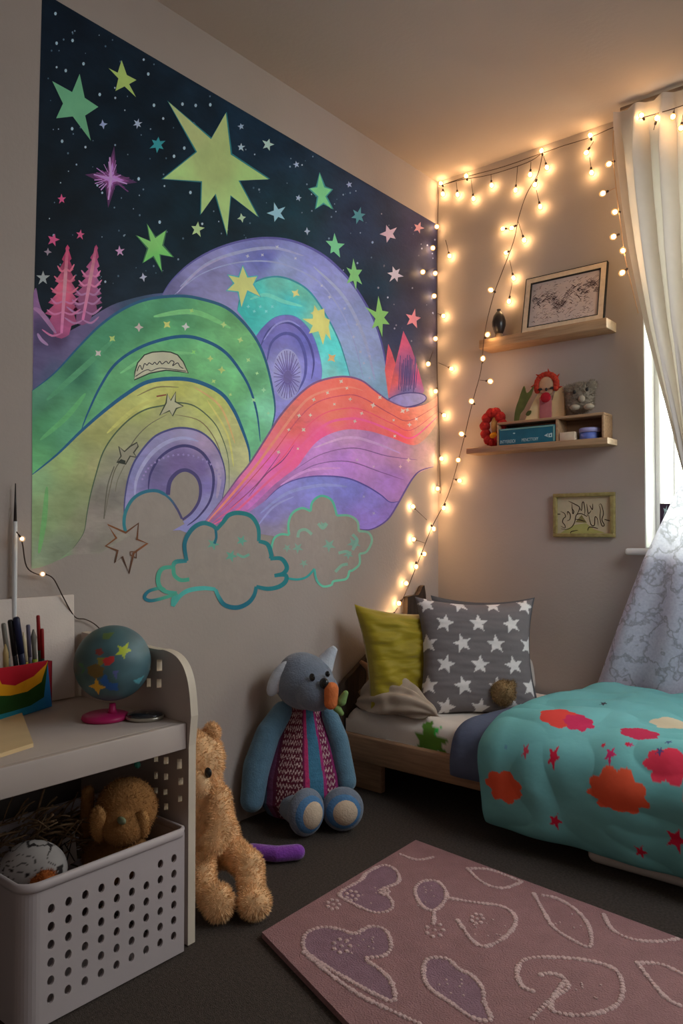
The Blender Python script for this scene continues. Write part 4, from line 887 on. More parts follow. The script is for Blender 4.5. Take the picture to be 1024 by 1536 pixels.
# teal boxed game with its lettering
m_teal = mat('teal_print', lin(34, 104, 122), .5, .15, 14); m_pale = mat('pale_print', lin(178, 206, 206), .6, .1, 30); m_teal2 = mat('pale_teal_edge', lin(120, 168, 158), .6, .1, 20)
bm = bmesh.new(); gx0, gx1, gz = OX0 + .010, OXM - .008, .066
box(bm, ((gx0 + gx1) / 2, -.052, TOP2 + gz / 2 + .0005), (gx1 - gx0, .074, gz), bev=.002)
box(bm, (gx1 - .004, -.0895, TOP2 + gz / 2), (.006, .0015, gz - .006), mi=2); box(bm, ((gx0 + gx1) / 2, -.0895, TOP2 + gz - .004), (gx1 - gx0 - .01, .0015, .005), mi=2)
def lettering(bm, body, x, z, size, y, mi):
    cu = bpy.data.curves.new('letters', 'FONT'); cu.body = body; cu.size = size; cu.extrude = .0004
    t = bpy.data.objects.new('letters', cu); COL.objects.link(t); bpy.context.view_layer.update()
    me = bpy.data.meshes.new_from_object(t.evaluated_get(bpy.context.evaluated_depsgraph_get()))
    n0 = len(bm.faces); me.transform(Matrix.Translation((x, y, z)) @ rx(PI / 2) @ Matrix.Diagonal((1, 1.5, 1, 1))); bm.from_mesh(me); bm.faces.ensure_lookup_table()
    for f in bm.faces[n0:]: f.material_index = mi
    bpy.data.objects.remove(t); bpy.data.curves.remove(cu)
lettering(bm, 'INTYEREIOI', gx0 + .005, TOP2 + .008, .0128, -.0896, 1)
lettering(bm, 'MENCTTOIIY', gx0 + .098, TOP2 + .010, .0118, -.0896, 1)
prism(bm, [(0, 0), (.016, -.007), (.013, 0), (.016, .008)], (gx1 - .043, -.0892, TOP2 + .026), (1, 0, 0), (0, 0, 1), .0012, 1)
prism(bm, [(0, 0), (.014, 0), (.014, .016), (0, .014)], (gx1 - .025, -.0892, TOP2 + .018), (1, 0, 0), (0, 0, 1), .0012, 1, holes=[[(.004, .004), (.010, .004), (.010, .011), (.004, .010)]])
prism(bm, [(0, 0), (.006, .003), (.012, 0), (.006, -.003)], (gx0 + .06, -.0892, TOP2 + .045), (1, 0, 0), (0, 0, 1), .0012, 1)
o = obj('game_box', bm, [m_teal, m_pale, m_teal2], smooth=False, loc=((gx0 + gx1) / 2, -.05, TOP2)); tag(o, 'long teal box with white lettering in the wooden organiser', 'box')
bm = bmesh.new(); box(bm, (OXM + .039, -.070, TOP2 + .0165), (.060, .036, .032), bev=.002)
o = obj('wooden_block', bm, m_frame, loc=(OXM + .04, -.07, TOP2)); tag(o, 'small cream wooden block in the right half of the organiser', 'block')
m_bt = mat('blue_tin', lin(96, 112, 178), .4, .25, 40); m_lt = mat('lilac_lid', lin(158, 156, 200), .45, .1, 30)
tb = thing('round_tin', 'little blue tin with a lilac lid in the right half of the organiser', 'tin', (OXM + .118, -.055, TOP2))
bm = bmesh.new(); lathe(bm, [(0, 0), (.030, 0), (.031, .003), (.031, .026), (0, .026)], (OXM + .112, -.055, TOP2 + .0005), 32, sx=1.15); obj('body', bm, m_bt, tb)
bm = bmesh.new(); lathe(bm, [(0, 0), (.034, 0), (.034, .014), (.031, .017), (0, .017)], (OXM + .114, -.055, TOP2 + .0268), 32, sx=1.15); obj('lid', bm, m_lt, tb)
# red pompom wreath
m_red = mat('red_wool', lin(164, 34, 30), .95, .2, 70, bump=.6, bscale=160); m_straw = mat('straw_felt', lin(176, 138, 80), .9, .15, 40); m_yel = mat('yellow_felt', lin(216, 150, 30), .9, .1, 40)
wx = float(at(740, 640, 1, -.05)[0]); wz = TOP2 + .083
wr = thing('pompom_wreath', 'upright wreath of red wool pompoms at the left end of the lower shelf', 'wreath', (wx, -.05, TOP2))
pm = None
for i in range(11):
    a = 2 * PI * i / 11 - PI / 2; p_ = (wx + .040 * math.cos(a), -.05, wz + .060 * math.sin(a))
    if pm is None:
        bm = bmesh.new(); ell(bm, p_, .0215, u=16, v=12)
        for v in bm.verts: v.co += Vector((rnd.uniform(-1, 1), rnd.uniform(-1, 1), rnd.uniform(-1, 1))) * .0012
        pm = obj('pompom', bm, m_red, wr); p0 = p_
    else:
        c = pm.copy(); COL.objects.link(c); c.parent = wr; c.location = Vector(p_) - Vector(p0)
bm = bmesh.new(); ell(bm, (wx + .006, -.05, wz + .008), (.016, .012, .040)); obj('straw_centre', bm, m_straw, wr)
bm = bmesh.new(); ell(bm, (wx + .008, -.062, wz - .036), (.018, .012, .014)); obj('yellow_beak', bm, m_yel, wr)
# painted doll card with red hair, leaf and grey koala stand on the organiser
TOP3 = TOP2 + OZ
m_cream = mat('cream_card', lin(240, 212, 158), .85, .08, 10); m_flesh = mat('peach_felt', lin(190, 150, 118), .9, .1, 30); m_pk = mat('rose_felt', lin(186, 112, 112), .9, .1, 30)
m_leafg = mat('olive_felt', lin(84, 92, 46), .85, .25, 40); m_hair = mat('red_orange_wool', lin(176, 54, 36), .95, .3, 60, bump=.4, bscale=120); m_mouth = mat('crimson_felt', lin(166, 26, 40), .9, .1, 30); m_ink = mat('dark_felt', (.02, .017, .016), .6, .1, 20)
dy = -.052
def px(x, y, yy=dy): q = at(x, y, 1, yy); return Vector(q)
zz = lambda x, y, yy=dy: (float(px(x, y, yy).x), float(px(x, y, yy).z))
doll = thing('felt_doll', 'red-haired felt doll with crimson mouth and cream wings on the organiser', 'doll', (px(815, 630).x, dy, TOP3))
bm = bmesh.new(); prism(bm, [(zz(786, 633)[0], TOP3 + .001), zz(797, 607), zz(806, 590), zz(812, 586), zz(812, 600)] + [zz(828, 600), zz(833, 582), zz(845, 580), (zz(846, 628)[0], TOP3 + .001)], (0, dy + .012, 0), (1, 0, 0), (0, 0, 1), .010); obj('cream_wings', bm, m_cream, doll, smooth=False)
bm = bmesh.new(); box(bm, ((zz(809, 610)[0] + zz(827, 610)[0]) / 2, dy + .001, TOP3 + .044), (zz(827, 610)[0] - zz(809, 610)[0], .008, .087), bev=.002); obj('rose_body', bm, m_pk, doll)
hc = px(820, 578); bm = bmesh.new(); ell(bm, hc + Vector((0, .0, 0)), (.036, .016, .040)); obj('face', bm, m_flesh, doll)
bm = bmesh.new()
for i in range(15):
    a = -.35 + (PI + .75) * i / 14; r = .041
    ell(bm, hc + Vector((r * math.cos(a), -.004, r * 1.02 * math.sin(a))), (.012, .011, .013), Euler((0, a, 0)).to_matrix(), 10, 8)
    if i % 3 == 0: tube(bm, [hc + Vector((.043 * math.cos(a), -.004, .043 * math.sin(a))), hc + Vector((.066 * math.cos(a + .15), -.004, .064 * math.sin(a + .15)))], [.007, .001], 6)
obj('hair', bm, m_hair, doll)
bm = bmesh.new(); ell(bm, px(818, 596, dy - .016), (.021, .008, .020)); obj('mouth', bm, m_mouth, doll)
for q in ((810, 584), (827, 582)): bm = bmesh.new(); ell(bm, px(*q, dy - .017), (.008, .004, .005)); obj('eye', bm, m_ink, doll)
bm = bmesh.new(); ell(bm, px(819, 584, dy - .018), (.005, .005, .006)); obj('nose', bm, m_ink, doll)
lf = thing('felt_leaf', 'tall olive green felt leaf standing left of the red-haired doll', 'leaf', (px(778, 632).x, dy, TOP3))
lp = [zz(*q) for q in ((774, 634), (776, 615), (781, 600), (785, 588), (789, 580), (792, 590), (797, 588), (803, 580), (800, 592), (794, 603), (788, 615), (783, 622), (779, 635))]
bm = bmesh.new(); prism(bm, cr(lp, 3, True), (0, dy - .014, 0), (1, 0, 0), (0, 0, 1), .005); obj('blade', bm, m_leafg, lf, smooth=False)
lp = [zz(*q) for q in ((789, 622), (792, 617), (797, 616), (796, 621), (792, 624))]
bm = bmesh.new(); prism(bm, cr(lp, 3, True), (0, dy - .002, 0), (1, 0, 0), (0, 0, 1), .003); obj('leaflet', bm, m_leafg, lf, smooth=False)
m_koala = mat('grey_plush', lin(140, 128, 112), .95, .2, 40); m_koalal = mat('pale_plush', lin(166, 152, 132), .95, .1, 40)
ko = thing('koala_toy', 'small fluffy grey koala toy sitting on the right of the wooden organiser', 'soft toy', (px(871, 620).x, -.05, TOP3))
hk = px(870, 594); s_ = .0026
fur(blob('body', lambda bm: (ell(bm, hk, (.052, .036, .050)), ell(bm, hk + Vector((0, 0, -.030)), (.050, .036, .034)), ell(bm, hk + Vector((-.046, 0, .028)), (.020, .014, .022)), ell(bm, hk + Vector((.044, 0, .034)), (.020, .014, .022))), m_koala, ko, .005, 3), 3200, .011, .0009, .1, 5)
for q in ((861, 588), (880, 584)): bm = bmesh.new(); ell(bm, px(*q, -.092), (.0065, .004, .0075)); obj('eye', bm, m_ink, ko)
bm = bmesh.new(); ell(bm, px(872, 598, -.088), (.012, .010, .014)); obj('muzzle', bm, m_koalal, ko)
for q in ((862, 611), (883, 610)): bm = bmesh.new(); ell(bm, px(*q, -.086), (.019, .016, .011)); obj('paw', bm, m_koalal, ko)
# small framed drawing
m_olive = wood('olive_frame', lin(138, 122, 74), lin(166, 150, 96), (20, 4, 20), .5)
fp = thing('framed_picture', 'small olive framed child drawing hanging on the back wall below the shelves', 'picture', (.657, -.01, .977))
FX0, FX1, FZ0, FZ1 = .5375, .7765, .893, 1.061
bm = bmesh.new()
for c, s in ((((FX0 + FX1) / 2, -.009, FZ0 + .007), (FX1 - FX0, .018, .014)), (((FX0 + FX1) / 2, -.009, FZ1 - .007), (FX1 - FX0, .018, .014)), ((FX0 + .007, -.009, (FZ0 + FZ1) / 2), (.014, .018, FZ1 - FZ0 - .028)), ((FX1 - .008, -.009, (FZ0 + FZ1) / 2), (.016, .018, FZ1 - FZ0 - .028))): box(bm, c, s, bev=.002)
obj('frame', bm, m_olive, fp)
P = Paint(lambda x, y, L: (x, -.006 - .0002 * L, y))
iz = lambda pts: [(FX0 + (x - 90) / 820 * (FX1 - FX0), FZ1 - (y - 100) / 605 * (FZ1 - FZ0)) for x, y in pts]
P.region([(FX0 + .012, FZ0 + .012), (FX1 - .012, FZ0 + .012), (FX1 - .012, FZ1 - .012), (FX0 + .012, FZ1 - .012)], lambda x, y: np.array(lin(196, 180, 148)), 0, .02, .1)
P.region(iz(cr([(140, 680), (150, 610), (250, 600), (350, 560), (400, 520), (560, 520), (570, 590), (650, 600), (700, 640), (860, 650), (860, 680)], 4)), lambda x, y: np.array(lin(176, 172, 104)), 1, .02, .1)
P.region(iz([(385, 500), (400, 405), (470, 400), (540, 430), (540, 510)]), lambda x, y: np.array(lin(140, 128, 80)), 2, 0); P.region(iz([(590, 540), (600, 440), (640, 420), (680, 470), (660, 560)]), lambda x, y: np.array(lin(92, 112, 98)), 2, 0)
for i, pts in enumerate([[(135, 385), (180, 385)], [(180, 350), (230, 370), (250, 420), (220, 450), (210, 500), (240, 540), (240, 580), (180, 550)], [(180, 590), (260, 600), (330, 570), (375, 500), (400, 400), (470, 385), (540, 420), (545, 380)], [(270, 480), (310, 460), (315, 390), (280, 350), (280, 400)], [(290, 205), (360, 240), (440, 290), (430, 350), (400, 400)], [(340, 240), (350, 380), (365, 350), (335, 300)], [(440, 290), (470, 340), (480, 240), (500, 230), (515, 330), (510, 400)], [(540, 250), (560, 380), (600, 340)], [(620, 250), (615, 330), (580, 270)], [(560, 380), (580, 480), (600, 540), (640, 540), (650, 430), (680, 460), (690, 550)], [(700, 270), (730, 260), (760, 380), (740, 470), (770, 540), (740, 550), (715, 450), (720, 330), (700, 270)], [(770, 465), (860, 490)], [(550, 620), (570, 570), (640, 575), (690, 590)], [(320, 660), (330, 630), (420, 610)], [(390, 460), (450, 470), (520, 490)]]):
    P.stroke(iz(cr(pts, 5)), .0034, lin(66, 52, 44), 3 + i * .1, taper=True)
P.build('drawing', m_art, fp)
# things at the window
bm = bmesh.new(); box(bm, (.945, .045, .861 + .0775), (.045, .02, .155), bev=.002); 
prism(bm, [(0, 0), (.005, .02), (.001, .035), (.008, .03), (.014, .045), (.012, .028), (.018, .02), (.009, .022)], (.935, .0345, .965), (1, 0, 0), (0, 0, 1), .0006, 1)
m_plum = mat('plum_card', lin(62, 44, 62), .6, .1, 20)
o = obj('small_box', bm, [m_plum, m_pale], smooth=False, loc=(.945, .045, .861)); tag(o, 'small dark plum box with a pale squiggle standing on the window sill', 'box')
bm = bmesh.new(); box(bm, (1.015, .131, 1.17), (.05, .003, .075), mi=0); box(bm, (1.015, .1292, 1.17), (.042, .001, .066), mi=1)
o = obj('window_card', bm, [m_ink, m_teal2], smooth=False, loc=(1.015, .131, 1.17)); tag(o, 'little dark edged teal card stuck to the window glass beside the curtain', 'card')

# ------------------------------------------------------------------ curtain and lace drape
m_curt = cloth_through('pale_curtain', (.62, .55, .49), .24)
m_lace = cloth_through('lilac_lace', (.84, .83, .96), .5, True)
m_metal = mat('grey_track', lin(150, 128, 108), .5, .1, 20)
bm = bmesh.new(); box(bm, (1.42, -.095, 2.434), (1.16, .016, .014), bev=.003)
for i in range(3): box(bm, (.9 + i * .42, -.045, 2.437), (.014, .09, .012))
o = obj('curtain_track', bm, m_metal, loc=(1.35, -.1, 2.43)); tag(o, 'thin grey curtain track fixed below the ceiling above the window', 'curtain rail')
ed = [at(x, y, 1, -.115) for x, y in ((921, 196), (927, 250), (934, 310), (944, 375), (955, 430), (968, 490), (985, 555), (1002, 620), (1020, 690), (1036, 745), (1044, 800))]
EZ = np.array([e_[2] for e_ in ed])[::-1]; EX = np.array([e_[0] for e_ in ed])[::-1]
def cfn(u, v):
    z = 2.412 - v * 1.40; xl = np.interp(z, EZ, EX); xr = np.interp(z, [1.0, 1.15, 1.5, 2.0, 2.4], [1.22, 1.24, 1.42, 1.62, 1.72])
    k = min(1, v * 8) ; ph = u * 2 * PI * 9.5
    dep = (.010 + .026 * k) * min(1, (xr - xl) / .5 + .15)
    x = xl + u * (xr - xl) + .010 * math.sin(2 * ph) * k
    y = -.125 + dep * math.sin(ph + .5 * math.sin(ph) + .8 * noise.noise((u * 4, v * 1.5, 1))) + .006 * noise.noise((u * 12, v * 3, 5))
    return (x, y, z + .010 * abs(math.cos(ph / 2)) * (1 - k))
o = obj('curtain', grid_mesh(260, 90, cfn), m_curt, loc=(1.2, -.12, 2.4)); o = tag(o, 'white pleated curtain hanging from the ceiling track and pulled to the right', 'curtain')
dl = [at(x, y, 1, -.09) for x, y in ((1030, 700), (1000, 762), (962, 838), (930, 922), (900, 1005), (886, 1045))]
DZ = np.array([e_[2] for e_ in dl])[::-1]; DX = np.array([e_[0] for e_ in dl])[::-1]
def lfn(u, v):
    z = 1.13 - v * (1.13 - .345); xl = np.interp(z, DZ, DX); xr = 1.20 + .5 * v; k = .2 + .8 * v
    ph = u * 2 * PI * 5 + .6 * noise.noise((u * 3, v * 2, 3))
    x = xl + u * (xr - xl)
    y = -.090 - .016 * k * math.sin(ph) + (.05 * max(0, 1 - u / .05) ** 1.5) * 0 + .012 * k * noise.noise((u * 6, v * 4, 2)) + (.020 * math.exp(-u * 60))
    return (x, y, z)
bm0 = grid_mesh(160, 90, lfn)
o = obj('lace_drape', bm0, m_lace, loc=(1.0, -.09, .4)); tag(o, 'pale lilac lace drape flaring out behind the turquoise duvet below the window', 'drape')
bm = bmesh.new(); e_ = [Vector(lfn(0, v)) for v in np.linspace(0, 1, 24)]; tube(bm, [p_ + Vector((-.006, .012, 0)) for p_ in e_], .011, 8, sq=.45)

# ------------------------------------------------------------------ fairy lights
m_cord = mat('dark_cord', lin(62, 44, 34), .6, .2, 30); m_cordp = mat('pale_cord', lin(190, 150, 110), .6, .1, 30)
def glow_shell(name, col, st):
    ma, nt, p = nodes(name); em = nt.nodes.new('ShaderNodeEmission'); em.inputs['Color'].default_value = (*col, 1); em.inputs['Strength'].default_value = st
    tr = nt.nodes.new('ShaderNodeBsdfTransparent'); mx = nt.nodes.new('ShaderNodeMixShader'); n = nt.nodes.new('ShaderNodeTexNoise'); n.inputs['Scale'].default_value = 120
    tc = nt.nodes.new('ShaderNodeTexCoord'); nt.links.new(tc.outputs['Object'], n.inputs['Vector']); mr = nt.nodes.new('ShaderNodeMapRange'); mr.inputs['To Min'].default_value = .45; mr.inputs['To Max'].default_value = .6
    nt.links.new(n.outputs['Fac'], mr.inputs['Value']); nt.links.new(mr.outputs['Result'], mx.inputs[0])
    nt.links.new(tr.outputs[0], mx.inputs[1]); nt.links.new(em.outputs[0], mx.inputs[2]); nt.links.new(mx.outputs[0], nt.nodes['Material Output'].inputs['Surface']); return ma
m_shell = glow_shell('amber_bulb_shell', (1.0, .50, .15), 1.5); m_shell2 = glow_shell('dim_bulb_shell', (1.0, .6, .3), .8)
m_bulb = mat('warm_bulb_core', (1, .8, .5), .3, .02, 5, emit=(1.0, .60, .27), estr=BULB)
m_bulb2 = mat('dim_bulb_core', (1, .8, .5), .3, .02, 5, emit=(1.0, .64, .34), estr=20)
bulb_me = None
def on(x, y, plane, off):
    if plane == 'L': return Vector(at(x, y, 0, off))
    if plane == 'B': return Vector(at(x, y, 1, -off))
    return Vector(at(x, y, 1, -off))
proto = {}
def light_string(label, cords, bulbs, loc, pale=False, dim=False):
    global bulb_me
    t = thing('string_lights', label, 'string lights', loc, 'warm fairy light strings')
    bm = bmesh.new()
    for c in cords: tube(bm, cr([Vector(p) for p in c], 5), .0016, 6)
    obj('cord', bm, m_cordp if pale else m_cord, t)
    for i, (p, tow) in enumerate(bulbs):
        p = Vector(p); key = 'd' if dim else 'b'
        if key not in proto:
            bm = bmesh.new(); lathe(bm, [(0, -.0135), (.006, -.012), (.0105, -.006), (.0118, .0), (.0098, .006), (.005, .0105), (0, .011)], (0, 0, 0), 14)
            b = obj('bulb', bm, m_shell2 if dim else m_shell); bm = bmesh.new(); ell(bm, (0, 0, 0), (.0068, .0068, .0078), u=10, v=7); k = obj('glowing_core', bm, m_bulb2 if dim else m_bulb); k.parent = b
            bm = bmesh.new(); lathe(bm, [(0, 0), (.0042, 0), (.0042, .010), (.002, .013), (0, .013)], (0, 0, .0095), 8); s = obj('socket', bm, m_cord)
            if dim: b.scale = (.6, .6, .6)
            proto[key] = (b, s, k); s.parent = b
        else:
            b0, s0, k0 = proto[key]; b = b0.copy(); COL.objects.link(b); s = s0.copy(); COL.objects.link(s); s.parent = b; k = k0.copy(); COL.objects.link(k); k.parent = b
        b.parent = t; b.location = p - Vector(loc)
        d = (Vector(tow) - p) if tow is not None else Vector((0, 0, 1)); b.rotation_euler = d.to_track_quat('Z', 'Y').to_euler()
        if tow is not None and d.length > .03:
            bm = bmesh.new(); tube(bm, [p + d.normalized() * (.012 if dim else .02), Vector(tow)], .0011, 5); obj('lead', bm, m_cordp if pale else m_cord, t)
B_ = lambda x, y, o=.022: on(x, y, 'B', o)
L_ = lambda x, y, o=.020: on(x, y, 'L', o)
# along the top of the back wall
c1 = [B_(659, 279, .012), B_(700, 265, .012), B_(755, 250, .012), B_(812, 230, .012), B_(850, 217, .012), B_(885, 206, .012), B_(922, 190, .03), B_(962, 177, .14), B_(1000, 166, .14), B_(1030, 156, .14)]
c1b = [B_(659, 279, .012), B_(690, 270, .02), B_(735, 262, .016), B_(790, 244, .02), B_(812, 230, .014)]
blb = [(B_(661, 275), B_(664, 279)), (B_(699, 264), B_(700, 268)), (B_(686, 292), B_(684, 273)), (B_(710, 298), B_(706, 268)), (B_(737, 278), B_(736, 261)), (B_(773, 285), B_(776, 250)), (B_(795, 262), B_(796, 243)), (B_(820, 251), B_(815, 234)), (B_(812, 226), B_(813, 232)), (B_(885, 203), B_(886, 207)), (B_(879, 229), B_(890, 212)), (B_(887, 259), B_(884, 236)), (B_(962, 173, .14), B_(965, 178, .14)), (B_(985, 177, .155), B_(980, 195, .15)), (B_(1009, 175, .155), B_(1011, 164, .14)), (B_(1021, 192, .16), B_(1024, 172, .15))]
light_string('warm fairy lights strung along the top of the back wall to the curtain', [c1, c1b], blb, (.5, -.02, 2.42))
# straight down the corner
c2 = [B_(658, 281, .010), B_(656, 340, .010), B_(655, 440, .010), B_(655, 545, .010), B_(658, 640, .010), B_(660, 740, .010)]
blb = [(B_(664, 291), None), (L_(655, 340), B_(656, 345, .01)), (L_(649, 372), B_(656, 370, .01)), (B_(674, 384), B_(668, 360, .01)), (L_(634, 408), L_(652, 402, .01)), (L_(652.5, 410, .016), B_(656, 404, .01)), (L_(651, 444), B_(656, 440, .01)), (B_(665, 474), B_(656, 470, .01)), (L_(653, 508), B_(656, 500, .01)), (L_(642, 546), L_(652, 520, .01)), (B_(677, 553), B_(657, 544, .01)), (L_(653, 587), B_(656, 580, .01)), (B_(666, 623), B_(659, 618, .01)), (B_(662, 688), B_(659, 684, .01)), (L_(656, 733), B_(659, 728, .01))]
light_string('warm fairy lights hanging straight down the corner beside the mural', [c2], blb, (.01, -.01, 2.3))
# swag from the top down past the shelves to the bed head
c3 = [B_(813, 233, .02), B_(806, 262, .03), B_(790, 290, .03), B_(778, 325, .03), B_(770, 362, .035), B_(752, 410, .05), B_(741, 440, .08), B_(730, 482, .11), B_(725, 515, .115), B_(721, 556, .115), B_(712, 590, .112), B_(703, 626, .112), B_(690, 680, .05), B_(672, 742, .02), L_(648, 790, .018), L_(630, 835, .018), L_(614, 875, .018), L_(602, 903, .018)]
c3b = [B_(803, 275, .03), B_(803, 300, .03), B_(808, 310, .03)]
blb = [(B_(802, 277), B_(806, 265, .03)), (B_(810, 310), B_(804, 285, .03)), (B_(754, 343), B_(768, 343, .03)), (B_(767, 342, .03), B_(774, 338, .03)), (B_(786, 360), B_(776, 330, .03)), (B_(759, 379), B_(765, 376, .04)), (B_(770, 417), B_(764, 390, .03)), (B_(763, 452), B_(768, 424, .03)), (B_(736, 435, .09), B_(742, 438, .08)), (B_(731, 502, .125), B_(727, 508, .115)), (B_(724, 538, .125), B_(723, 544, .115)), (B_(735, 572, .115), B_(719, 570, .112)), (B_(707, 602, .12), B_(709, 604, .112)), (B_(692, 651, .09), B_(697, 654, .08)), (B_(687, 690, .06), B_(688, 688, .05)), (B_(689, 721, .03), B_(679, 718, .03)), (B_(665, 762), B_(668, 754)), (L_(650, 793), L_(648, 790, .018)), (L_(636, 831), L_(632, 831, .018)), (L_(624, 850), L_(624, 846, .018)), (L_(609, 875), L_(613, 876, .018)), (L_(598, 905), L_(603, 898, .018)), (L_(588, 924), L_(596, 912, .018)), (L_(620, 809, .016), L_(638, 815, .018)), (L_(619, 760, .016), L_(640, 780, .018))]
light_string('warm fairy lights swagging diagonally past both shelves down to the bed head', [c3], blb, (.4, -.03, 1.8))
# along the curtain edge
c4 = [B_(920, 196, .14), B_(919, 230, .15), B_(923, 275, .155), B_(929, 325, .155), B_(937, 385, .155), B_(945, 420, .155), B_(957, 470, .155)]
blb = [(B_(913, 246, .155), B_(919, 243, .15)), (B_(904, 290, .15), B_(923, 282, .155)), (B_(922, 318, .165), B_(927, 318, .155)), (B_(920, 355, .155), B_(932, 350, .155)), (B_(934, 376, .168), B_(936, 378, .155)), (B_(933, 409, .16), B_(942, 402, .155))]
light_string('warm fairy lights running down the left edge of the white curtain', [c4], blb, (.8, -.15, 2.2), pale=True)
# two faint ones by the desk
c5 = [L_(25, 798, .04), L_(33, 812, .03), L_(40, 850, .03), L_(58, 862, .02), L_(70, 862, .02), L_(80, 868, .02), L_(88, 882, .02), L_(95, 896, .02), L_(112, 925, .012), L_(128, 929, .012), L_(143, 937, .012), L_(158, 952, .012)]
light_string('thin dark lead with two faint lights on the wall behind the white board', [c5], [(L_(33, 808, .035), L_(26, 800, .04)), (L_(64, 861, .025), L_(72, 862, .02))], (.03, -1.8, .9), dim=True)

# ------------------------------------------------------------------ white desk unit with perforated ends
m_desk = mat('white_melamine', lin(186, 171, 162), .45, .04, 8)
m_deske = mat('cream_edge', lin(214, 200, 180), .5, .05, 8)
DX, DY, DT = .44, -1.727, .49          # front plane, inner face of the end panel, table height
desk = thing('childs_desk', 'white desk unit with perforated end panel and rounded corner against the left wall', 'desk', (.22, -2.1, 0))
bm = bmesh.new(); box(bm, (.215, (DY - 2.58) / 2, DT - .010), (.418, 2.58 + DY, .020), bev=.001); obj('table_top', bm, m_desk, desk)
bm = bmesh.new(); box(bm, (.433, (DY - 2.58) / 2, DT - .0285), (.0175, 2.58 + DY - .002, .057), bev=.002); obj('front_apron', bm, m_desk, desk)
ev = lambda x, y: (float(at(x, y, 1, DY)[0]), float(at(x, y, 1, DY)[2]))
top_edge = [(.012, .655)] + [ev(*q) for q in ((225, 972), (246, 975), (262, 983), (273, 997), (280, 1016), (284, 1040), (286.5, 1075))]
outl = [(.012, .002)] + cr(top_edge, 4) + [(.4485, .44), (.4485, .002)]
rect = lambda x, y, w, h: [ev(x - w / 2, y - h / 2), ev(x + w / 2, y - h / 2), ev(x + w / 2, y + h / 2), ev(x - w / 2, y + h / 2)]
holes = [rect(239, 998, 8, 17), rect(238.5, 1025, 7, 13), rect(223, 1024, 6, 13), rect(209, 1023, 6, 13), rect(222, 998, 7, 15),
         rect(234, 1138, 6, 10), rect(249, 1141, 7, 11), rect(269, 1146, 7, 15), rect(234, 1163, 5, 11), rect(249, 1165, 6, 10), rect(271, 1172, 7, 11), rect(248, 1188, 6, 9), rect(234, 1186, 5, 9), rect(249, 1210, 6, 10), rect(270, 1198, 6, 10)]
bm = bmesh.new(); prism(bm, outl, (0, DY, 0), (1, 0, 0), (0, 0, 1), -.020, holes=[h[::-1] for h in holes])
pe = obj('end_panel', bm, [m_desk, m_deske], desk, smooth=False)
for f in pe.data.polygons:
    if abs(f.normal.y) < .5: f.material_index = 1
bm = bmesh.new(); prism(bm, [(.012, .002), (.012, .47), (.44, .47), (.44, .002)], (0, -2.58, 0), (1, 0, 0), (0, 0, 1), .018); obj('end_panel', bm, m_desk, desk, smooth=False)
# back panel with round holes
bm = bmesh.new()
bh = [[(-1.80 - i * .075 + .009 * math.cos(a), z + .009 * math.sin(a)) for a in np.linspace(0, 2 * PI, 13)[:-1]] for i in range(9) for z in (.400, .345)]
prism(bm, [(-2.575, .05), (DY - .002, .05), (DY - .002, .468), (-2.575, .468)], (.012, 0, 0), (0, 1, 0), (0, 0, 1), .006, holes=bh); m_deskb = mat('grey_back_board', lin(104, 95, 89), .6, .05, 8)
obj('back_panel', bm, m_deskb, desk, smooth=False)

# white perforated basket under the desk
bk = thing('storage_basket', 'white plastic basket with round holes under the desk, full of toys', 'basket', (.30, -1.93, 0))
m_plast = mat('white_plastic', lin(188, 176, 175), .45, .04, 8)
BX0, BX1, BY0, BY1, BH = .12, .462, -2.115, -1.745, .262; BR = .034
def wallpanel(bm, o, ux, L, holes, t): prism(bm, [(0, .004), (L, .004), (L, BH), (0, BH)], o, ux, (0, 0, 1), t, holes=holes)
bm = bmesh.new(); Lf = BY1 - BY0 - 2 * BR * .55
fh = []
for c_ in range(9):
    for r_ in range(6):
        if (c_, r_) == (6, 0): continue
        cy_ = .022 + c_ * (Lf - .05) / 8; cz_ = .213 - r_ * .033
        fh.append([(cy_ + .0072 * math.cos(a), cz_ + .0090 * math.sin(a)) for a in np.linspace(0, 2 * PI, 13)[:-1]])
wallpanel(bm, (BX1, BY0 + BR, 0), (0, 1, 0), Lf, fh, -.005)
sh = []
for c_ in range(6):
    for r_ in range(6): sh.append([(.04 + c_ * .04 + .0062 * math.cos(a), .213 - r_ * .033 + .0078 * math.sin(a)) for a in np.linspace(0, 2 * PI, 13)[:-1]])
wallpanel(bm, (BX0 + .02, BY0, 0), (1, 0, 0), BX1 - BX0 - .02 - BR, [], -.005)
wallpanel(bm, (BX0, BY1, 0), (1, 0, 0), BX1 - BX0 - .012, sh, .005); wallpanel(bm, (BX0, BY0 + .02, 0), (0, 1, 0), BY1 - BY0 - .02, [], .005)
for k in range(8):
    a0, a1 = -PI / 2 + k * PI / 16, -PI / 2 + (k + 1) * PI / 16; c = (BX1 - BR, BY0 + BR)
    vs = [bm.verts.new((c[0] + r * math.cos(a), c[1] + r * math.sin(a), z)) for z in (.004, BH) for r in (BR, BR - .005) for a in (a0, a1)]
    for f in ((0, 1, 5, 4), (2, 3, 7, 6), (4, 5, 7, 6), (0, 1, 3, 2)): bm.faces.new([vs[i] for i in f])
box(bm, ((BX0 + BX1) / 2, (BY0 + BY1) / 2, .006), (BX1 - BX0 - .02, BY1 - BY0 - .03, .006))
obj('body', bm, m_plast, bk, smooth=False)
bm = bmesh.new()
rim = [(BX0, BY0 + .01), (BX0 + .01, BY0)] + [(BX1 - BR + BR * math.cos(a), BY0 + BR + BR * math.sin(a)) for a in np.linspace(-PI / 2, 0, 8)] + [(BX1, BY1 - .012), (BX1 - .012, BY1), (BX0 + .01, BY1), (BX0, BY1 - .01), (BX0, BY0 + .01)]
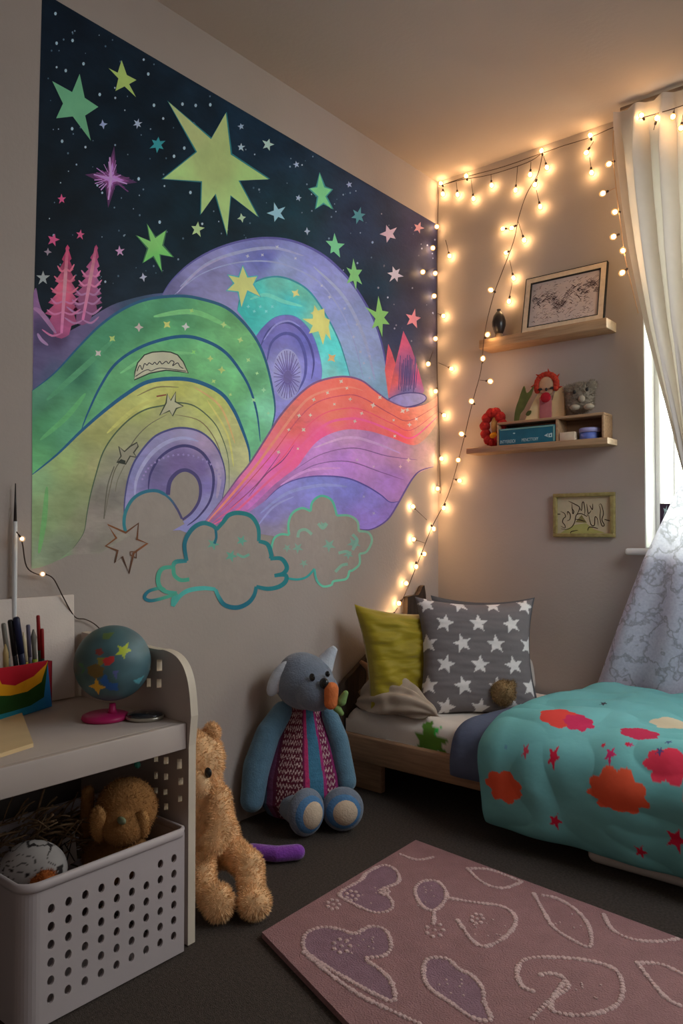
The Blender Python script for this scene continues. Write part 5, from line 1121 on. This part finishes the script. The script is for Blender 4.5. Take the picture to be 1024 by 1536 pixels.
tube(bm, [(x, y, BH) for x, y in rim], .0065, 8, sq=1.5); obj('rim', bm, m_plast, bk)

# toys in the basket
m_brown = mat('brown_plush', lin(150, 104, 58), .95, .18, 30, bump=.4, bscale=140); m_brownl = mat('tan_plush', lin(176, 128, 76), .95, .15, 30, bump=.4, bscale=140)
dg = thing('dog_toy', 'brown plush dog with drooping ears lying in the white basket', 'soft toy', tuple(pd(185, 1270, 1.66)))
W_ = 1.66; U_ = W_ / FPX
fur(blob('body', lambda bm: (ell(bm, pd(190, 1212, W_), (48 * U_, 44 * U_, 44 * U_)), ell(bm, pd(184, 1240, W_ - .05), (36 * U_, 30 * U_, 28 * U_)), ell(bm, pd(176, 1285, W_ + .01), (62 * U_, 48 * U_, 34 * U_)), capsule(bm, pd(129, 1262, W_ + .02), pd(132, 1188, W_ + .02), 11 * U_, 10 * U_)), m_brown, dg, .005, 5), 5000, .006, .0008, .3, 7)
fur(blob('ear', lambda bm: ell(bm, pd(148, 1236, W_ - .06), (16 * U_, 10 * U_, 26 * U_)), m_brownl, dg, .004, 2), 1200, .005, .0007, .3, 8)
fur(blob('ear', lambda bm: ell(bm, pd(214, 1236, W_ - .06), (11 * U_, 9 * U_, 22 * U_)), m_brownl, dg, .004, 2), 1000, .005, .0007, .3, 9)
m_glint = mat('grey_green_glass', lin(120, 126, 96), .2, .15, 40, coat=.5)
bm = bmesh.new(); ell(bm, pd(182, 1231, W_ - .092), (9 * U_, 5 * U_, 5.5 * U_)); obj('nose', bm, m_glint, dg)
P_ = pd(50, 1304, 1.53); m_ballp = vmat('scribbled_paper', .8, var=.06)
def bcol(x, z):
    k = abs(math.sin(3.2 * math.hypot(x * 1.1 + .1, z) * 4 + 2 * noise.noise((x * 3, z * 3, 1))))
    return lin(48, 42, 40) if k < .16 or (noise.noise((x * 5, z * 6, 4)) > .32 and z < .4) else lin(170, 162, 156)
def bsph(u, v):
    th = u * 2 * PI; ph = (v - .5) * PI; return np.array((math.cos(ph) * math.cos(th), math.cos(ph) * math.sin(th), math.sin(ph)))
g = grid_mesh(96, 64, lambda u, v: tuple(P_ + (CR * bsph(u, v)[0] * 50 + CH * bsph(u, v)[1] * 34 + CZ * bsph(u, v)[2] * 42) * 1.53 / FPX), lambda u, v: bcol(bsph(u, v)[0], bsph(u, v)[2]))
o = obj('paper_ball', g, m_ballp, loc=P_); tag(o, 'white paper ball scribbled with black rings at the left of the basket', 'paper ball')
m_orange = mat('orange_wool', lin(170, 92, 40), .95, .25, 50)
o = blob('wool_tuft', lambda bm: (ell(bm, pd(68, 1318, 1.49), (20 * .0013, 14 * .0013, 12 * .0013)), ell(bm, pd(58, 1322, 1.49), (16 * .0013, 12 * .0013, 9 * .0013))), m_orange, None, .004, 2, loc=pd(66, 1325, 1.49)); fur(o, 700, .008, .0007, .1, 10)
tag(o, 'small orange wool tuft in front of the scribbled paper ball', 'wool')
P = Paint(lambda x, y, L: tuple(pd(x, y, 1.64 - .0008 * L)), 9)
P.region([(92, 1262), (112, 1246), (116, 1290), (100, 1300)], lambda x, y: np.array(lin(190, 180, 172)), 0, 6)
for a, b in (((96, 1264), (112, 1292)), ((110, 1250), (100, 1292)), ((93, 1268), (112, 1256))): P.stroke([a, b], 1.6, lin(40, 36, 34), 1)
o = P.build('drawing_sheet', m_art); tag(o, 'torn white drawing sheet with black lines beside the brown plush dog', 'paper')
m_twig = mat('dry_twigs', lin(128, 102, 74), .9, .4, 60); bm = bmesh.new()
for i in range(300):
    w0 = rnd.uniform(1.62, 1.80); x, y = rnd.uniform(-30, 112), rnd.uniform(1226, 1296); a = rnd.gauss(-.25, .5); L = rnd.uniform(25, 62)
    q = [pd(x, y, w0), pd(x + L * .5 * math.cos(a), y + L * .5 * math.sin(a) - rnd.uniform(0, 7), w0 - .01), pd(x + L * math.cos(a), y + L * math.sin(a), w0 + rnd.uniform(-.02, .02))]
    q = [Vector(v) for v in q]
    if all(BX0 + .015 < v.x < .45 and BY0 + .015 < v.y and v.z < .40 for v in q): tube(bm, cr(q, 3), rnd.uniform(.0012, .0026), 5)
o = obj('dry_twigs', bm, m_twig, loc=(.25, -2.0, .26)); tag(o, 'tangle of dark dry twigs heaped at the back of the white basket', 'twigs', kind='stuff')
bm = bmesh.new(); pc = Vector(pd(206, 1147, 1.72)); ell(bm, pc, (.010, .006, .0085), u=8, v=5); tube(bm, [pc + Vector((0, 0, .008)), (pc.x, pc.y, .4702)], .0012, 6)
m_tealg = mat('teal_glass', lin(80, 170, 150), .1, .3, 60, coat=.8); o = obj('glass_pendant', bm, m_tealg, smooth=False, loc=pc); tag(o, 'tiny teal glass pendant hanging under the white desk top', 'pendant')

# ------------------------------------------------------------------ things on the desk
gc = pd(169, 994, 1.726); gr = .0845
gl_ = thing('globe', 'blue star-painted globe on a magenta stand on the white desk', 'globe', (gc[0], gc[1], DT))
gst = [(star_pts(-.14, .47, .24, 4, .05, .42), lin(226, 170, 40)), (star_pts(.50, -.44, .20, 5, .4, .45), lin(190, 205, 50)), ([(.02, -.22), (.10, -.30), (.30, -.32), (.32, -.20), (.22, -.10), (.10, -.10)], lin(200, 50, 50)), ([(-.2, -.48), (-.05, -.52), (.05, -.40), (-.05, -.34), (-.16, -.38)], lin(140, 62, 56)),
       ([(.72, .36), (.92, .30), (.80, .52)], lin(110, 190, 200)), ([(-.05, .30), (.12, .10), (.2, .36), (.4, .38), (.36, .60), (.14, .56)], lin(40, 96, 168)), ([(-.38, -.05), (-.15, -.15), (.08, -.05), (.05, .16), (-.16, .24), (-.34, .14)], lin(116, 92, 40)), ([(-.12, -.30), (.12, -.28), (.04, -.12), (-.06, -.10)], lin(140, 128, 44)), ([(-.72, -.1), (-.52, -.14), (-.44, .06), (-.6, .16), (-.5, .0)], lin(62, 112, 70)), ([(-.1, -.86), (.18, -.88), (.1, -.72), (-.08, -.74)], lin(100, 122, 66)), ([(.28, .06), (.42, .04), (.36, .28)], lin(104, 110, 168))]
def gcol(x, y):
    for p_, c in gst:
        if in_poly1(x, y, p_): return c
    k = max(0, min(1, .5 + .5 * x + .3 * noise.noise((x * 2.4, y * 2.4, 8)))); j = noise.noise((x * 3, y * 3, 2))
    a = np.array(lin(62, 88, 86)) * (1 - k) + np.array(lin(84, 118, 126)) * k; return tuple(np.clip(a * (1 + .3 * j), 0, 1))
g = grid_mesh(180, 110, lambda u, v: tuple(gc + (CR * bsph(u, v)[0] + CH * bsph(u, v)[1] + CZ * bsph(u, v)[2]) * gr), lambda u, v: gcol(bsph(u, v)[0], -bsph(u, v)[2]))
obj('ball', g, vmat('globe_print', .45, var=.12, vscale=20, spec=.4), gl_)
m_mag = mat('magenta_plastic', lin(176, 34, 92), .4, .08, 12)
bm = bmesh.new(); bc = pd(157, 1073, 1.787); bz = DT
lathe(bm, [(0, 0), (.050, 0), (.053, .004), (.051, .010), (.040, .014), (0, .015)], (gc[0] - .012, gc[1] - .01, DT + .0005), 36); obj('base', bm, m_mag, gl_)
bm = bmesh.new(); lathe(bm, [(0, .013), (.012, .013), (.008, .022), (.007, .036), (0, .036)], (gc[0], gc[1], DT), 20); obj('neck', bm, m_mag, gl_)
oc = at(217, 1079, 2, DT); tr_ = thing('oval_compact', 'small black oval compact with a silver edge at the desk corner', 'compact', tuple(oc))
rz_ = Euler((0, 0, YAW)).to_matrix(); m_gloss = mat('black_gloss', (.02, .02, .025), .12, .2, 20, coat=.6); m_silver = mat('silver_edge', lin(170, 164, 150), .3, .08, 20, metal=.8)
bm = bmesh.new(); lathe(bm, [(0, 0), (.040, 0), (.0435, .003), (.0435, .008), (.041, .0095), (0, .0095)], Vector(oc) + Vector((0, 0, .0005)), 36, rz_, sy=.8); obj('case', bm, m_silver, tr_)
bm = bmesh.new(); lathe(bm, [(0, .0085), (.0415, .0085), (.039, .0135), (.025, .0175), (0, .0185)], Vector(oc) + Vector((0, 0, .0005)), 36, rz_, sy=.8); obj('glossy_lid', bm, m_gloss, tr_)
# white board leaning on the wall
m_board = mat('white_canvas', lin(214, 200, 190), .8, .03, 20, bump=.1, bscale=200)
bm = bmesh.new(); yb = float(at(117, 1043, 0, .034)[1]); box(bm, (.0125, yb - .20, DT + .133), (.008, .40, .262), Euler((0, -.03, 0)).to_matrix(), bev=.002)
o = obj('white_canvas', bm, m_board, loc=(.02, yb - .2, DT)); tag(o, 'blank white canvas leaning on the wall behind the rainbow pencil box', 'canvas')
# rainbow pencil box: open box with striped front
hA = at(78, 1060, 2, DT); hB = at(-6, 1087, 2, DT); hu = (hB - hA); hl = np.linalg.norm(hu); hu = hu / hl; hn = np.array((hu[1], -hu[0], 0.0));
if hn @ (CAM - hA) < 0: hn = -hn
pb = thing('pencil_box', 'rainbow striped open pencil box on the white desk', 'pencil box', tuple(hA))
def hz(px_, py_): q = at_plane(px_, py_, hA, hn); return (float((q - hA) @ hu), float(q[2]))
ht = [hz(74, 991), hz(40, 996), hz(0, 1001)]
pm_ = lambda s, z, k=0: hA + hu * s + hn * (k + .0) + CZ * (z - DT)
m_rb = vmat('rainbow_board', .55, var=.05)
P = Paint(lambda x, y, L: tuple(pm_(x, y, .0004 * L)), 12)
hw = hl + .03; z1 = hz(73, 990)[1]
q0 = [hz(79, 1055), hz(71, 990), hz(35, 997), hz(-8, 1003)]; xe = q0[3][0]
P.region([(0, DT + .001), (xe, DT + .001), (xe, q0[3][1]), q0[2], q0[1]], lambda x, y: np.array(lin(40, 120, 190)) * (1 - min(1, x / xe)) + np.array(lin(40, 150, 160)) * min(1, x / xe), 0, .012)
P.region([hz(72, 990), hz(35, 997), hz(-8, 1003), hz(-8, 1074)] + cr([hz(-8, 1066), hz(25, 1066), hz(50, 1056), hz(78, 1037)], 6), lambda x, y: np.array(lin(34, 76, 30)), 1, .012)
P.region([hz(72, 990), hz(35, 997), hz(-8, 1003), hz(-8, 1044)] + cr([hz(-8, 1042), hz(20, 1043), hz(45, 1035), hz(75, 1012)], 6), lambda x, y: np.array(lin(232, 164, 28)), 2, .012)
P.region([hz(72, 990), hz(35, 997), hz(-8, 1003), hz(-8, 1025)] + cr([hz(-8, 1024), hz(15, 1028), hz(38, 1024), hz(72, 993)], 6), lambda x, y: np.array(lin(178, 22, 40)), 3, .012)
P.build('striped_front', m_rb, pb)
bm = bmesh.new(); hd = .030
def wl_(a, b, t, z1_): prism(bm, [(0, 0), (1, 0), (1, 1), (0, 1)], a, Vector(b) - Vector(a), (0, 0, z1_ - DT - .001), t)
zt = z1 - .004
for s0, s1, k0, k1 in ((0.0, xe, -.003, -.0005), (0, xe, -hd, -hd + .0025), (0, .0025, -hd, -.0005), (xe - .0025, xe, -hd, -.0005)):
    vs = [bm.verts.new(Vector(pm_(s, z, k))) for z in (DT + .001, zt) for s in (s0, s1) for k in (k0, k1)]
    for f in ((0, 1, 3, 2), (4, 5, 7, 6), (0, 1, 5, 4), (2, 3, 7, 6), (0, 2, 6, 4), (1, 3, 7, 5)): bm.faces.new([vs[i] for i in f])
m_redb = mat('red_board', lin(150, 24, 40), .6, .06, 20); obj('box_walls', bm, m_redb, pb, smooth=False)
def pen(name, label, cat, top, bot, r, depth, cols, tip=None):
    """slender pen from px top to px bot standing in the box"""
    k = -depth; P0, N0 = pm_(0, 0, k), hn
    a = Vector(at_plane(*top, pm_(0, DT, k), hn)); b = Vector(at_plane(*bot, pm_(0, DT, k), hn)); d = (a - b).normalized()
    e_ = b - d * ((b.z - DT - .004) / max(.2, d.z)); t = thing(name, label, cat, tuple(e_), 'pens and brushes in the rainbow box')
    ml, mh = cols; n = (a - e_).length
    bm = bmesh.new(); tube(bm, [e_, e_.lerp(a, .62), e_.lerp(a, .625)], [r, r, r * .9], 10); obj('barrel', bm, ml, t)
    bm = bmesh.new()
    if tip == 'brush': tube(bm, [e_.lerp(a, .62), e_.lerp(a, .80), e_.lerp(a, .90), a], [r * .8, r * .8, r * 1.15, r * .25], 10)
    elif tip == 'point': tube(bm, [e_.lerp(a, .62), e_.lerp(a, .88), a], [r, r, r * .2], 10)
    else: tube(bm, [e_.lerp(a, .62), e_.lerp(a, .985), a], [r * 1.06, r * 1.06, r * .8], 10)
    obj('tip' if tip else 'cap', bm, mh, t)
cm = {k: mat(k + '_pen', lin(*c), .4, .1, 40) for k, c in dict(navy=(30, 34, 62), ink=(34, 30, 30), yellow=(204, 168, 40), lime=(150, 170, 50), violet=(96, 90, 110), red=(150, 34, 34), darkgreen=(42, 56, 36), brass=(176, 150, 100), grey=(120, 116, 108), cream=(200, 184, 150)).items()}
pen('marker', 'thick navy marker leaning left, tallest dark pen in the rainbow box', 'marker', (24, 926), (34, 998), .0075, 0.0115, (cm['navy'], cm['navy']))
pen('marker', 'black capped marker standing just behind the thick navy marker', 'marker', (15, 930), (24, 998), .0055, 0.0225, (cm['ink'], cm['ink']))
pen('pen', 'yellow pen with pale tip right of the navy marker', 'pen', (35, 948), (39, 996), .0052, 0.0098, (cm['yellow'], cm['cream']), 'point')
pen('pen', 'grey violet pen standing between yellow and lime pens', 'pen', (42, 937), (45, 995), .0045, 0.0157, (cm['violet'], cm['violet']))
pen('paintbrush', 'lime handled paintbrush with pale bristles right of the violet pen', 'paintbrush', (50, 944), (52, 994), .0065, 0.0107, (cm['lime'], cm['grey']), 'brush')
pen('pencil', 'tallest slim dark red pencil at the right end of the rainbow box', 'pencil', (57, 923), (60, 992), .0042, 0.0149, (cm['darkgreen'], cm['red']))
pen('pencil', 'short dark red pencil beside the tallest slim red pencil', 'pencil', (63, 943), (64, 992), .0042, 0.0090, (cm['darkgreen'], cm['red']))
pen('pen', 'brass coloured pen at the left of the rainbow box', 'pen', (8, 966), (9, 1001), .0062, 0.0107, (cm['brass'], cm['brass']), 'point')
pen('pen', 'dull grey pen standing behind the brass coloured pen', 'pen', (5, 935), (13, 998), .005, 0.0235, (cm['grey'], cm['grey']))
# cream notepad at the front left
bm = bmesh.new(); nq = [at(x, y, 2, DT)[:2] for x, y in ((31, 1069), (50, 1121), (-40, 1150), (-45, 1094))]
prism(bm, [tuple(q) for q in nq], (0, 0, DT + .0005), (1, 0, 0), (0, 1, 0), .008); m_note = mat('cream_paper', lin(216, 186, 140), .8, .04, 20)
o = obj('notepad', bm, m_note, smooth=False, loc=(.2, -2.0, DT)); tag(o, 'cream notepad lying on the desk in front of the rainbow pencil box', 'notepad')
# tapering white stick against the wall
bm = bmesh.new(); sx_, sy_ = .012, float(at(22, 850, 0, .012)[1]); sz = lambda py_: float(at(22, py_, 0, .012)[2])
st = thing('wall_stick', 'thin tapering white stick standing upright against the wall behind the canvas', 'stick', (sx_, sy_, DT))
tube(bm, [(sx_, sy_, DT + .001), (sx_, sy_, sz(820)), (sx_, sy_, sz(782))], [.0062, .0058, .005], 10); obj('white_shaft', bm, m_white, st)
bm = bmesh.new(); tube(bm, [(sx_, sy_, sz(782)), (sx_, sy_, sz(725))], [.0042, .0012], 8); obj('dark_point', bm, m_vase, st)

# ------------------------------------------------------------------ soft toys on the floor
m_bluep = mat('blue_plush', lin(92, 128, 150), .95, .12, 30, bump=.35, bscale=180, sheen=.3); m_greyb = mat('slate_plush', lin(116, 126, 142), .95, .1, 40, bump=.35, bscale=180, sheen=.3)
m_pad = mat('cream_plush', lin(206, 184, 160), .95, .08, 40, bump=.3, bscale=180); m_ring = mat('sky_blue_trim', lin(84, 128, 172), .95, .1, 40, bump=.3, bscale=180); m_pale2 = mat('pale_grey_plush', lin(196, 202, 212), .95, .08, 40, bump=.3, bscale=180)
m_carrot = mat('orange_felt', lin(214, 118, 66), .9, .12, 40, bump=.3, bscale=150); m_cleaf = mat('green_felt', lin(120, 148, 88), .9, .2, 40)
W2 = 2.40; U2 = W2 / FPX
tb_ = thing('knitted_dog_toy', 'big blue plush dog with knitted front and orange snout sitting by the wall', 'soft toy', tuple(at(450, 1236, 2, 0)))
bc_ = pd(452, 1100, W2); bz0 = .012
KN = [(-1.3, lin(92, 112, 132)), (-.80, lin(120, 70, 104)), (-.66, lin(96, 40, 66)), (-.58, 'k'), (.02, lin(120, 40, 82)), (.07, lin(196, 62, 116)), (.17, lin(72, 126, 156)), (.48, lin(168, 58, 120)), (.55, 'k2'), (.74, lin(150, 52, 110)), (.80, lin(84, 124, 150))]
def bodyf(u, v):
    a = u * 2 * PI; z = v
    prof = np.interp(z, [0, .04, .15, .35, .6, .8, .93, 1], [.45, .80, 1.0, .96, .76, .56, .45, .30]); lean = .055 * z
    return bc_ * np.array((1, 1, 0)) + CR * (math.sin(a) * .142 * prof) - CH * (math.cos(a) * .112 * prof - lean) + CZ * (bz0 + z * .385) + CH * .02
def bodyc(u, v):
    a = (u * 2 * PI + PI) % (2 * PI) - PI
    if abs(a) > 1.9: return lin(88, 122, 146)
    s = math.sin(a) if abs(a) < PI / 2 else (1.2 if a > 0 else -1.2); s -= .06 * (1 - v); c = KN[0][1]
    for k, cc in KN:
        if s >= k: c = cc
    if isinstance(c, str):
        q = math.sin(abs((s * 26) % 2 - 1) * 4 + v * 120) + 1.6 * noise.noise((s * 60, v * 60, 1))
        c = lin(206, 178, 176) if q > .62 else (lin(96, 36, 52) if c == 'k' else lin(118, 36, 76))
    else: c = tuple(np.array(c) * (.96 + .04 * math.sin(v * 160)))
    return c
obj('knitted_body', grid_mesh(360, 170, lambda u, v: tuple(bodyf(u, v)), bodyc), vmat('striped_knit', .95, bump=.5, bscale=220, var=.15, vscale=60), tb_)
hd_ = lambda x, y, dw=0: pd(x, y, W2 + dw)
blob('head', lambda bm: (ell(bm, hd_(456, 1022, .02), (48 * U2, 42 * U2, 42 * U2)), ell(bm, hd_(474, 1036, -.03), (34 * U2, 34 * U2, 30 * U2)), ell(bm, hd_(452, 1008, .02), (36 * U2, 34 * U2, 30 * U2))), m_greyb, tb_, .006, 8)
rr_ = Euler((0, 0, YAW)).to_matrix()
er = rr_ @ Euler((0, .52, 0)).to_matrix()
blob('drooping_ear', lambda bm: ell(bm, hd_(418, 1018, -.01), (13 * U2, 8 * U2, 30 * U2), er), m_pale2, tb_, .004, 3)
blob('pointed_ear', lambda bm: tube(bm, [Vector(hd_(484, 1000, .03)), Vector(hd_(491, 988, .03)), Vector(hd_(498, 977, .03)), Vector(hd_(503, 971, .03))], [17 * U2, 12 * U2, 8 * U2, 5 * U2], 16), m_pale2, tb_, .004, 3)
m_eye = mat('black_plastic', (.012, .012, .012), .25, .1, 20, coat=.4)
for x, y, r in ((468, 1016, 5.2), (491, 1011, 4)): bm = bmesh.new(); ell(bm, hd_(x, y, -.082 if x < 480 else -.07), (r * U2, .006, r * 1.1 * U2)); obj('eye', bm, m_eye, tb_)
bm = bmesh.new(); ell(bm, hd_(486, 1025, -.098), (7.5 * U2, .012, 8 * U2)); obj('nose', bm, m_eye, tb_)
sn = blob('orange_snout', lambda bm: capsule(bm, hd_(497, 1034, -.100), hd_(496, 1054, -.100), 10.5 * U2, 10 * U2), m_carrot, tb_, .003, 4)
for q in (((505, 1062), (512, 1070), 6), ((512, 1052), (518, 1040), 7)): bm = bmesh.new(); capsule(bm, hd_(*q[0], -.095), hd_(*q[1], -.095), q[2] * U2, q[2] * .6 * U2, 12); obj('green_leaf', bm, m_cleaf, sn)
blob('arm', lambda bm: [capsule(bm, hd_(a[0], a[1], a[3]), hd_(b[0], b[1], b[3]), a[2] * U2, b[2] * U2) for a, b in zip([(424, 1068, 17, .03), (402, 1100, 19, .0), (385, 1150, 21, -.02)], [(402, 1100, 19, .0), (385, 1150, 21, -.02), (378, 1200, 18, -.04)])], m_bluep, tb_, .006, 8)
blob('arm', lambda bm: [capsule(bm, hd_(a[0], a[1], a[3]), hd_(b[0], b[1], b[3]), a[2] * U2, b[2] * U2) for a, b in zip([(494, 1072, 13, .03), (508, 1110, 15, .02)], [(508, 1110, 15, .02), (520, 1172, 15, -.01)])], m_bluep, tb_, .006, 8)
for fx, fy, fw_, rx_, rz2, yaw in ((459, 1222, 2.27, 30, 36, .55), (514, 1211, 2.31, 32, 33, .1)):
    u = fw_ / FPX; c = Vector(pd(fx, fy, fw_)); Rm = Euler((0, 0, YAW + yaw)).to_matrix(); f_ = Rm @ Vector((0, -1, 0)); s_x = Rm @ Vector((1, 0, 0))
    zc = rz2 * u + .003; c.z = zc
    leg = blob('leg', lambda bm: (ell(bm, c, (rx_ * u, .038, rz2 * u), Rm), capsule(bm, c - f_ * .02 + Vector((0, 0, -.012)), c - f_ * .16 + Vector((0, 0, -.005)), rx_ * .78 * u, rx_ * .7 * u)), m_greyb, tb_, .006, 6)
    bm = bmesh.new(); ell(bm, c + f_ * .010, (rx_ * .86 * u, .034, rz2 * .84 * u), Rm); obj('sole_trim', bm, m_ring, leg)
    bm = bmesh.new(); ell(bm, c + f_ * .016 + s_x * .002, (rx_ * .70 * u, .034, rz2 * .68 * u), Rm); obj('sole', bm, m_pad, leg)
# tan teddy bear beside the desk
m_ted = mat('tan_fur', lin(240, 196, 146), .95, .18, 40); m_tedl = mat('pale_tan_fur', lin(236, 198, 152), .95, .12, 40)
W3 = 1.93; U3 = W3 / FPX
td = thing('teddy_bear', 'fluffy tan teddy bear sitting on the carpet beside the white desk', 'soft toy', tuple(at(330, 1330, 2, 0)))
b3 = lambda x, y, dw=0: Vector(pd(x, y, W3 + dw))
fur(blob('body', lambda bm: (ell(bm, b3(300, 1140, .01), (35 * U3, 36 * U3, 44 * U3)), capsule(bm, b3(305, 1170, .02), b3(316, 1255, .02), 26 * U3, 40 * U3), ell(bm, b3(325, 1260, .03), (38 * U3, 34 * U3, 42 * U3))), m_ted, td, .006, 5), 10000, .011, .001, .5, 21)
fur(blob('ear', lambda bm: ell(bm, b3(318, 1099, .02), (14 * U3, 9 * U3, 15 * U3)), m_ted, td, .004, 2), 1500, .009, .0009, .2, 22)
fur(blob('ear', lambda bm: ell(bm, b3(276, 1104, .02), (14 * U3, 9 * U3, 15 * U3)), m_ted, td, .004, 2), 1000, .009, .0009, .2, 23)
fur(blob('muzzle', lambda bm: ell(bm, b3(297, 1176, -.055), (21 * U3, 14 * U3, 19 * U3)), m_tedl, td, .004, 2), 1500, .006, .0008, .3, 24)
bm = bmesh.new(); ell(bm, b3(312, 1159, -.066), (7 * U3, .006, 7.5 * U3)); obj('eye', bm, m_eye, td)
bm = bmesh.new(); ell(bm, b3(283, 1160, -.062), (7 * U3, .006, 7.5 * U3)); obj('eye', bm, m_eye, td)
fur(blob('arm', lambda bm: (capsule(bm, b3(328, 1195, -.02), b3(332, 1235, -.06), 17 * U3, 18 * U3), capsule(bm, b3(332, 1235, -.06), b3(322, 1262, -.085), 18 * U3, 16 * U3)), m_ted, td, .005, 4), 3500, .011, .001, .6, 25)
fur(blob('leg', lambda bm: (capsule(bm, b3(350, 1280, .0), b3(374, 1298, -.07), 22 * U3, 20 * U3), capsule(bm, b3(374, 1298, -.07), b3(378, 1345, -.12), 20 * U3, 17 * U3), ell(bm, Vector((b3(381, 1356, -.135).x, b3(381, 1356, -.135).y, .038)), (23 * U3, 23 * U3, .036))), m_ted, td, .005, 4), 6500, .010, .001, .5, 26)
fur(blob('leg', lambda bm: (capsule(bm, b3(302, 1280, -.01), b3(306, 1308, -.09), 18 * U3, 16 * U3), capsule(bm, b3(306, 1308, -.09), b3(313, 1350, -.135), 15 * U3, 15 * U3), ell(bm, Vector((b3(327, 1362, -.15).x, b3(327, 1362, -.15).y, .045)), (23 * U3, 21 * U3, .042))), m_ted, td, .005, 4), 6500, .010, .001, .5, 27)
# purple roll
m_purp = mat('purple_plush', lin(132, 62, 168), .95, .15, 40, bump=.4, bscale=160, sheen=.4)
o = blob('plush_roll', lambda bm: [capsule(bm, a, b, .0215) for a, b in zip([Vector(at(378, 1277, 2, .024)), Vector(at(415, 1281, 2, .024))], [Vector(at(415, 1281, 2, .024)), Vector(at(446, 1278, 2, .024))])], m_purp, None, .004, 4, loc=at(415, 1281, 2, 0))
tag(o, 'purple plush roll lying on the carpet between teddy bear and blue dog', 'soft toy')

# ------------------------------------------------------------------ light
w = bpy.data.worlds.new('world'); scene.world = w; w.use_nodes = True
w.node_tree.nodes['Background'].inputs['Color'].default_value = (.205, .172, .156, 1)
w.node_tree.nodes['Background'].inputs['Strength'].default_value = WORLD
def area(name, loc, target, size, power, col, sy=None):
    L = bpy.data.lights.new(name, 'AREA'); L.energy = power; L.color = col; L.size = size
    if sy: L.shape = 'RECTANGLE'; L.size_y = sy
    o = bpy.data.objects.new(name, L); COL.objects.link(o); o.location = loc
    o.rotation_euler = (Vector(target) - Vector(loc)).to_track_quat('-Z', 'Y').to_euler(); return o
area('added_fill_right', (2.9, -.9, 1.7), (.3, -1.0, .4), 1.2, SIDE_FILL, (.82, .92, 1.0))  # unseen cool lamp added inside the room as fill from the right
area('added_fill_window_side', (1.95, -.75, 1.75), (.75, -.35, .35), .7, 11, (.9, .96, 1.0))  # unseen lamp added in front of the curtain, brightens bed, drape and wall
